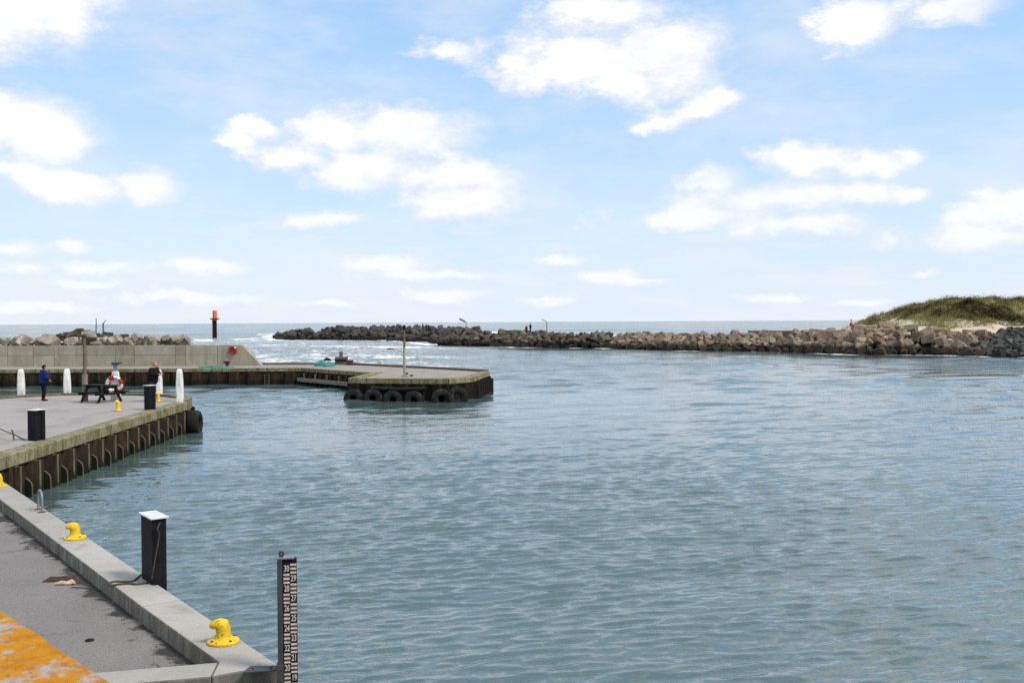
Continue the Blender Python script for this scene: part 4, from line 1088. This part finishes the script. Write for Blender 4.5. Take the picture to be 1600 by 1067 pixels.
# main mole: brown blocks (x 900 to 1500), mixed weedy rocks (680 to 900), black boulders (430 to 680), riprap at the dune
main = empty('breakwater', (30, 165, 0)); tag(main, 'long breakwater of tumbled brown granite blocks running from the dune', 'breakwater')
seg_main = BW[4:10]; cm = interp([0, .25, .45, .6, .75, 1], [2.6, 2.5, 2.6, 3.3, 3.5, 3.1])
mound('core', main, seg_main, cm, 5.5, 4.5, core_m)
ex = breakwater(main, seg_main, cm, 5.5, 4.0, lib('block', rock_brown), 1.32, 1.28, 5, 21, 286)
if ex: joined_rocks('rear_rocks', main, random.Random(4), lib('block', rock_brown), ex, rock_brown)
mid = empty('breakwater', (-4, 200, 0)); tag(mid, 'weedy grey brown stretch of the breakwater carrying two lamp poles', 'breakwater')
seg_mid = BW[1:5]; cmid = interp([0, .2, .6, 1], [3.0, 3.0, 2.7, 2.6])
mound('core', mid, seg_mid, cmid, 5, 5, core_m)
breakwater(mid, seg_mid, cmid, 5, 4.5, lib('mix', rock_mid), 1.4, 1.3, 4, 33, 298)
farb = empty('breakwater', (-40, 262, 0)); tag(farb, 'black boulder breakwater head with white surf round its tip', 'breakwater')
seg_far = BWF + [BW[1] + Vector((1, 8, 0))]; cf = interp([0, .06, .2, .35, .6, .8, 1], [1.4, 2.6, 3.6, 3.5, 3.3, 3.4, 3.3])
mound('core', farb, seg_far, cf, 5, 4, core_m)
breakwater(farb, seg_far, cf, 5, 4, lib('round', rock_dark), 2.1, 1.9, 3, 44, 290)
rs = random.Random(3)
for (px, py, Y, sz) in ((482, 519, 287, 3.6), (535, 516, 276, 4.2), (556, 519, 272, 2.8), (648, 519, 240, 2.2), (455, 524, 290, 3.0), (440, 530, 292, 2.2), (590, 518, 262, 2.6)):
    put_rock(farb, rs, lib('round', rock_dark), D(px, py, Y), sz, .25)
rs = random.Random(77)
for (px, py, Y, sz) in ((1405, 517, 148, 1.9), (1425, 519, 147, 2.2), (1445, 521, 146, 2.0), (1462, 522, 146, 2.2), (1480, 524, 145, 1.9), (1435, 528, 143, 1.8), (1455, 530, 142, 2.0), (1385, 515, 149, 2.3), (1472, 533, 140, 1.9), (1495, 527, 144, 1.7), (1350, 520, 150, 3.4)):
    put_rock(main, rs, lib('block', rock_brown), D(px, py, Y), sz, .3)
a_, b_ = D(1168, 512.5, 170), D(1292, 511, 162); dd_ = (b_ - a_).normalized(); nn_ = Vector((-dd_.y, dd_.x, 0))
o = MB().prism([V2(a_), V2(b_), V2(b_ + nn_ * .8), V2(a_ + nn_ * .8)], 1.6, a_.z - .44).build('low_wall', mat('dark_old_concrete', (.24, .18, .135), .9, .15, var=(.16, .12, .09), vscale=.8, bump=.4, bscale=8), bevel=.05)
tag(o, 'low dark concrete wall along the crest of the granite breakwater', 'wall')
rip = empty('riprap_bank', (66, 132, 0)); tag(rip, 'bank of small dark grey riprap stones below the sandy dune', 'riprap')
seg_rip = [BW[8] + Vector((3, 1, 0))] + BW[9:12]; crp = interp([0, .3, 1], [2.9, 3.8, 4.1])
mound('core', rip, seg_rip, crp, 8.5, 8, core_m)
ex = breakwater(rip, seg_rip, crp, 8.5, 4, lib('mix', rock_rip), 1.0, .95, 9, 55, 290)
joined_rocks('upper_stones', rip, random.Random(5), lib('mix', rock_rip), ex, rock_rip)
rs = random.Random(31); L9 = path_len(seg_rip)
for i in range(9):
    p_, d_ = path_at(seg_rip, 1 + i * L9 / 10); put_rock(rip, rs, lib('block', rock_brown), p_ + Vector((0, rs.uniform(-.2, 1.2), .15)), rs.uniform(1.0, 1.7))
# boulders behind the sea wall
lw = empty('rock_armour', (-44, 94, 0)); tag(lw, 'pale boulders piled behind the concrete sea wall', 'boulders')
seg_lw = [Vector((-70, 88, 0)), Vector((-46, 88.3, 0)), Vector((-30.5, 89, 0))]; cl = interp([0, .6, .85, 1], [3.5, 3.6, 3.6, 3.0])
mound('core', lw, seg_lw, cl, 4.5, 5, core_m)
breakwater(lw, seg_lw, cl, 4.5, 4, lib('mix', rock_pale), .85, .72, 3, 66, 290)
rs = random.Random(9)
for (px, py, sz) in tuple((rs.uniform(0, 300), rs.uniform(531, 538), rs.uniform(1.2, 2.2)) for _ in range(40)) + ((250, 531, 2.0), (272, 532, 2.3), (282, 533, 1.4), (240, 530, 1.5), (215, 527, 1.8), (166, 532, 2.1), (187, 533, 1.6), (140, 528, 2.4), (40, 531, 2.2), (12, 533, 1.9), (70, 535, 1.6), (110, 533, 2.6), (200, 531, 1.6), (232, 535, 1.3)):
    put_rock(lw, rs, lib('block', rock_pale), D(px, py + 1.5, 91), sz * rs.uniform(.32, .62), .5)
rb = empty('rubble_ridge', (-42, 106, 0)); tag(rb, 'low dark rubble ridge topped with two thin poles behind the boulders', 'rubble')
items = []
rs = random.Random(12)
for i in range(170):
    px = rs.uniform(88, 205); top_ = np.interp(px, [88, 105, 124, 140, 165, 195, 205], [524, 519, 514, 520, 519, 523, 528])
    py = top_ + 3.5 + rs.random() ** .8 * 10; Y = 106 + rs.uniform(-2, 2); items.append((D(px, py, Y), rs.uniform(.45, 1.0)))
joined_rocks('rubble', rb, rs, lib('mix', rock_mid), items, rock_mid)
adopt(MB().add([D(px, py, Y) for Y in (104.5, 108) for px, py in ((86, 545), (96, 529), (124, 521), (165, 525), (197, 529), (210, 545))], [tuple(range(6)), tuple(range(11, 5, -1))] + [(i, i + 6, (i + 1) % 6 + 6, (i + 1) % 6) for i in range(6)]).build('core', core_m), rb)
p = D(150, 523, 105); m = MB().tube([p, D(150.3, 508, 105), D(150.3, 497, 105)], [.06, .05, .035], 8).build('marker_pole', darksteel); tag(m, 'thin grey pole on the dark rubble ridge', 'pole')
gp = empty('marker_lamp', D(161.5, 524, 105)); tag(gp, 'green painted pole with small tilted arm on the rubble ridge', 'lamp pole')
z_ = D(161.5, 505, 105).z - gp.location.z
MB().tube([(0, 0, 0), (0, 0, z_)], .09, 8).build('pole', green_m, gp); MB().tube([(0, 0, z_), (.12, 0, z_ + .12), (.32, 0, z_ + .36)], .035, 6).build('arm', darksteel, gp)

# beacon tower
p = G(336, 530, 0)
bc = empty('beacon', (p.x, p.y, 0)); tag(bc, 'tall black pile beacon with orange red top standing in the sea', 'beacon')
u = p.y / FPX; zz = lambda y: D(336, y, p.y).z
MB().lathe([(2.0 * u * 1.1, -2), (2.6 * u, -.5), (3.0 * u, zz(526)), (2.9 * u, zz(499))], 20).build('shaft', black_m, bc, smooth=True)
MB().lathe([(3.1 * u, 0), (7.2 * u, .12), (7.2 * u, .4), (3.1 * u, .5)], 20, (0, 0, zz(499.5))).build('platform', rust_m, bc, smooth=False)
MB().lathe([(3.3 * u, zz(501)), (3.3 * u, zz(485.6)), (3.0 * u, zz(485)), (.5 * u, zz(484.9))], 20).build('top_mark', red_m, bc, smooth=True)
m = MB()
for s in (-1, 1): m.tube([(-3.5 * u, s * .25, -1), (-3.5 * u, s * .25, zz(498))], .09, 6)
bl = m.build('ladder', red_m, bc)
for k in range(8):
    MB().box(-3.6 * u, -3.4 * u, -.25, .25, zz(527 - 3.4 * k), zz(527 - 3.4 * k) + .12).build('rung', red_m, bl)

# lamp poles on the mole
def mole_lamp(px, pyb, pyt, Y, pxa, pya, thick_, label, pan):
    b_ = D(px, pyb, Y); t_ = D(px, pyt, Y); a_ = D(pxa, pya, Y); t = empty('lamp_pole', b_); tag(t, label, 'lamp pole')
    MB().tube([(0, 0, -.6), t_ - b_], [.11, .09], 8).build('pole', steel, t)
    v = a_ - t_
    MB().tube([t_ - b_, t_ - b_ + v * .25], .06, 6).build('arm', darksteel, t)
    MB().tube([t_ - b_ + v * .12, a_ - b_], thick_, 4, sq=True).build(pan, darksteel if thick_ < .2 else steel, t)
mole_lamp(728.5, 516, 503.5, 219, 717.5, 498, .30, 'grey pole with thick tilted lamp arm on the weedy breakwater', 'lamp_housing')
mole_lamp(854.5, 518, 503, 192, 846.5, 499, .08, 'thin pole with slim tilted arm on the breakwater near two walkers', 'lamp_housing')
G3 = 'walkers in dark clothes standing out on the breakwater'
for i, (px, py, Y, H) in enumerate(((660.5, 504, 232, 1.8), (666, 506, 231, 1.65), (669, 506.3, 231.5, 1.65))):
    o = far_person(px, py, Y, H, 'dark clothed walker standing a little apart from the huddled two' if i == 0 else 'dark clothed walker of the two huddled together on the breakwater', .4 * i)
    if i: o['group'] = 'two walkers huddled together on the breakwater'
far_person(822.5, 508, 195, 1.65, 'shorter dark clothed walker of the pair on the breakwater', 1.2)
far_person(828.5, 504.7, 195, 1.88, 'taller dark clothed walker of the pair on the breakwater', .6)
b_ = D(1330, 513, 158)
rm = empty('marker_post', b_); tag(rm, 'small red marker post on the breakwater at the foot of the dune', 'marker')
MB().tube([(0, 0, -.3), (0, 0, 1.25)], [.09, .07], 8).build('post', red_m, rm); MB().lathe([(.10, 0), (.22, .08), (.24, .45), (.12, .58)], 12, (0, 0, .32)).build('drum', buoyred, rm, smooth=True); MB().lathe([(.08, 0), (.13, .1), (.05, .3)], 10, (0, 0, 1.2)).build('top_mark', red_m, rm, smooth=True)

# ------------------------------------------------------------------ dune
def ridge(X):
    return np.interp(X, [52, 58, 61, 64, 67.5, 70, 73, 78.7, 82, 85.5, 90, 100, 115, 140], [2.6, 2.7, 3.0, 4.5, 5.9, 6.6, 7.3, 7.8, 8.2, 7.7, 7.7, 8.2, 7.4, 8.0])
def dune_h(X, Y):
    xs = X * 175 / np.maximum(Y, 1) * .35 + X * .65
    top_ = ridge(xs)
    f = sstep(Y, 147, 172) ** .85
    b = 1 - sstep(Y, 182, 215)
    h = 3.0 + (top_ - 3.0) * f * b
    bumps = (fbm(X * .30, Y * .26, 5, .55) - .5) * 3.0 * sstep(top_, 3.2, 6) * (.35 + .65 * f)
    return h + bumps * (1 - .6 * sstep(Y, 168, 176)) + (fbm(X * .9, Y * .9, 3) - .5) * .25
gx = np.linspace(46, 150, 210); gy_ = np.linspace(139, 225, 170)
XX, YY = np.meshgrid(gx, gy_, indexing='ij'); HH = dune_h(XX, YY)
HH = HH - 5 * (1 - sstep(XX, 56, 63)) - 5 * (1 - sstep(YY + .35 * np.minimum(XX - 75, 25), 140, 148))
nI, nJ = XX.shape
vd = np.stack([XX, YY, HH], -1).reshape(-1, 3)
sand = mat('dune_sand', (.46, .38, .285), .95, .1, var=(.53, .45, .35), vscale=.5, bump=.4, bscale=6,
    extra=lambda t, P, c, b, g: t.mix(t.m('MULTIPLY', t.mr(t.noise(P, .35, 6, .65).outputs['Fac'], .48, .66), .75), c, (.22, .18, .11)))
dn = MB().add(vd, [(i * nJ + j, (i + 1) * nJ + j, (i + 1) * nJ + j + 1, i * nJ + j + 1) for i in range(nI - 1) for j in range(nJ - 1)]).build('dune', sand, smooth=True); tag(dn, kind='structure')
def veg(name, n, seed, lo, hi, blades, spread, hgt, wd, mats_, dens, label, cat, lean):
    rr_ = np.random.default_rng(seed); V_ = []; F_ = []; cnt = 0
    x = rr_.uniform(56, 128, n * 6); y = rr_.uniform(145, 190, n * 6); h_ = dune_h(x, y)
    ok = (rr_.random(n * 6) < dens(x, y, h_)); x, y, h_ = x[ok][:n], y[ok][:n], h_[ok][:n]
    N_ = len(x) * blades
    bx = np.repeat(x, blades) + rr_.normal(0, spread, N_); by = np.repeat(y, blades) + rr_.normal(0, spread, N_); bz = dune_h(bx, by) - .05
    hh_ = hgt * rr_.uniform(.5, 1.25, N_) * np.repeat(rr_.uniform(.7, 1.3, len(x)), blades)
    hh_ = hh_ * (.5 + .85 * sstep(fbm(bx * .45 + 7, by * .45, 3), .3, .75))
    a_ = rr_.uniform(0, 6.28, N_); w_ = wd * rr_.uniform(.6, 1.3, N_); lx_ = rr_.normal(0, lean, N_) * hh_; ly_ = rr_.normal(0, lean, N_) * hh_
    z0 = bz + (0 if lean < .5 else hgt * .0)
    P0 = np.stack([bx - np.cos(a_) * w_, by - np.sin(a_) * w_, z0], -1); P1 = np.stack([bx + np.cos(a_) * w_, by + np.sin(a_) * w_, z0], -1); P2 = np.stack([bx + lx_, by + ly_, bz + hh_], -1)
    if lean >= .5:      # leaf clumps spread through the bush volume
        up = rr_.random(N_) * hh_
        P0[:, 2] += up; P1[:, 2] += up; P2[:, 2] = P0[:, 2] + w_ * rr_.uniform(.6, 1.6, N_)
    V_ = np.stack([P0, P1, P2], 1).reshape(-1, 3); F_ = np.arange(N_ * 3).reshape(-1, 3)
    me = bpy.data.meshes.new(name); me.from_pydata(V_.tolist(), [], F_.tolist()); me.update(); me.materials.append(mats_)
    o = bpy.data.objects.new(name, me); col.objects.link(o); tag(o, label, cat, kind='stuff')
def patchm(x, y): return fbm(x * .16 + 3, y * .16 + 8, 4)
def gdens(x, y, h_):
    return np.clip(sstep(h_ + 4.5 * (patchm(x, y) - .5), 3.3, 4.3), 0, 1) * np.where(patchm(x + 50, y) > .43, 1, .08)
def sdens(x, y, h_):
    return sstep(fbm(x * .13 + 90, y * .13 + 2, 3), .50, .60) * sstep(h_ + 2.5 * (patchm(x, y) - .5), 3.7, 5.0)
def x_grass(t, P, c, b, geo):
    c = t.mix(t.mr(t.noise(P, .22, 4, .6).outputs['Fac'], .38, .62), c, (.30, .27, .105))
    return t.mix(t.m('MULTIPLY', t.mr(t.noise(P, .9, 4, .6).outputs['Fac'], .5, .7), .7), c, (.38, .31, .15))
grass_m = mat('marram_grass', (.205, .200, .075), .9, .05, extra=x_grass)
shrub_m = mat('dune_shrub_leaf', (.115, .108, .048), .9, .05, var=(.22, .165, .085), vscale=.8)
veg('dune_grass', 15000, 1, 0, 0, 9, .20, .70, .030, grass_m, gdens, 'olive marram grass covering the dune', 'grass', .28)
veg('dune_shrubs', 3600, 2, 0, 0, 26, .30, .85, .10, shrub_m, sdens, 'dark low shrubs on the dune slope', 'shrubs', .6)
# timber rail on the sand
a_ = D(1412, 511, 150); b_ = D(1455, 509, 151)
tr = empty('timber_rail', a_); tag(tr, 'low grey timber rail on the sand under the dune shrubs', 'rail')
MB().tube([(0, 0, .15), b_ - a_ + Vector((0, 0, .15))], .12, 6).build('rail', tim, tr)
for k in (0.05, .5, .95): MB().tube([(b_ - a_) * k + Vector((0, 0, -1.2)), (b_ - a_) * k + Vector((0, 0, .3))], .06, 6).build('post', tim, tr)
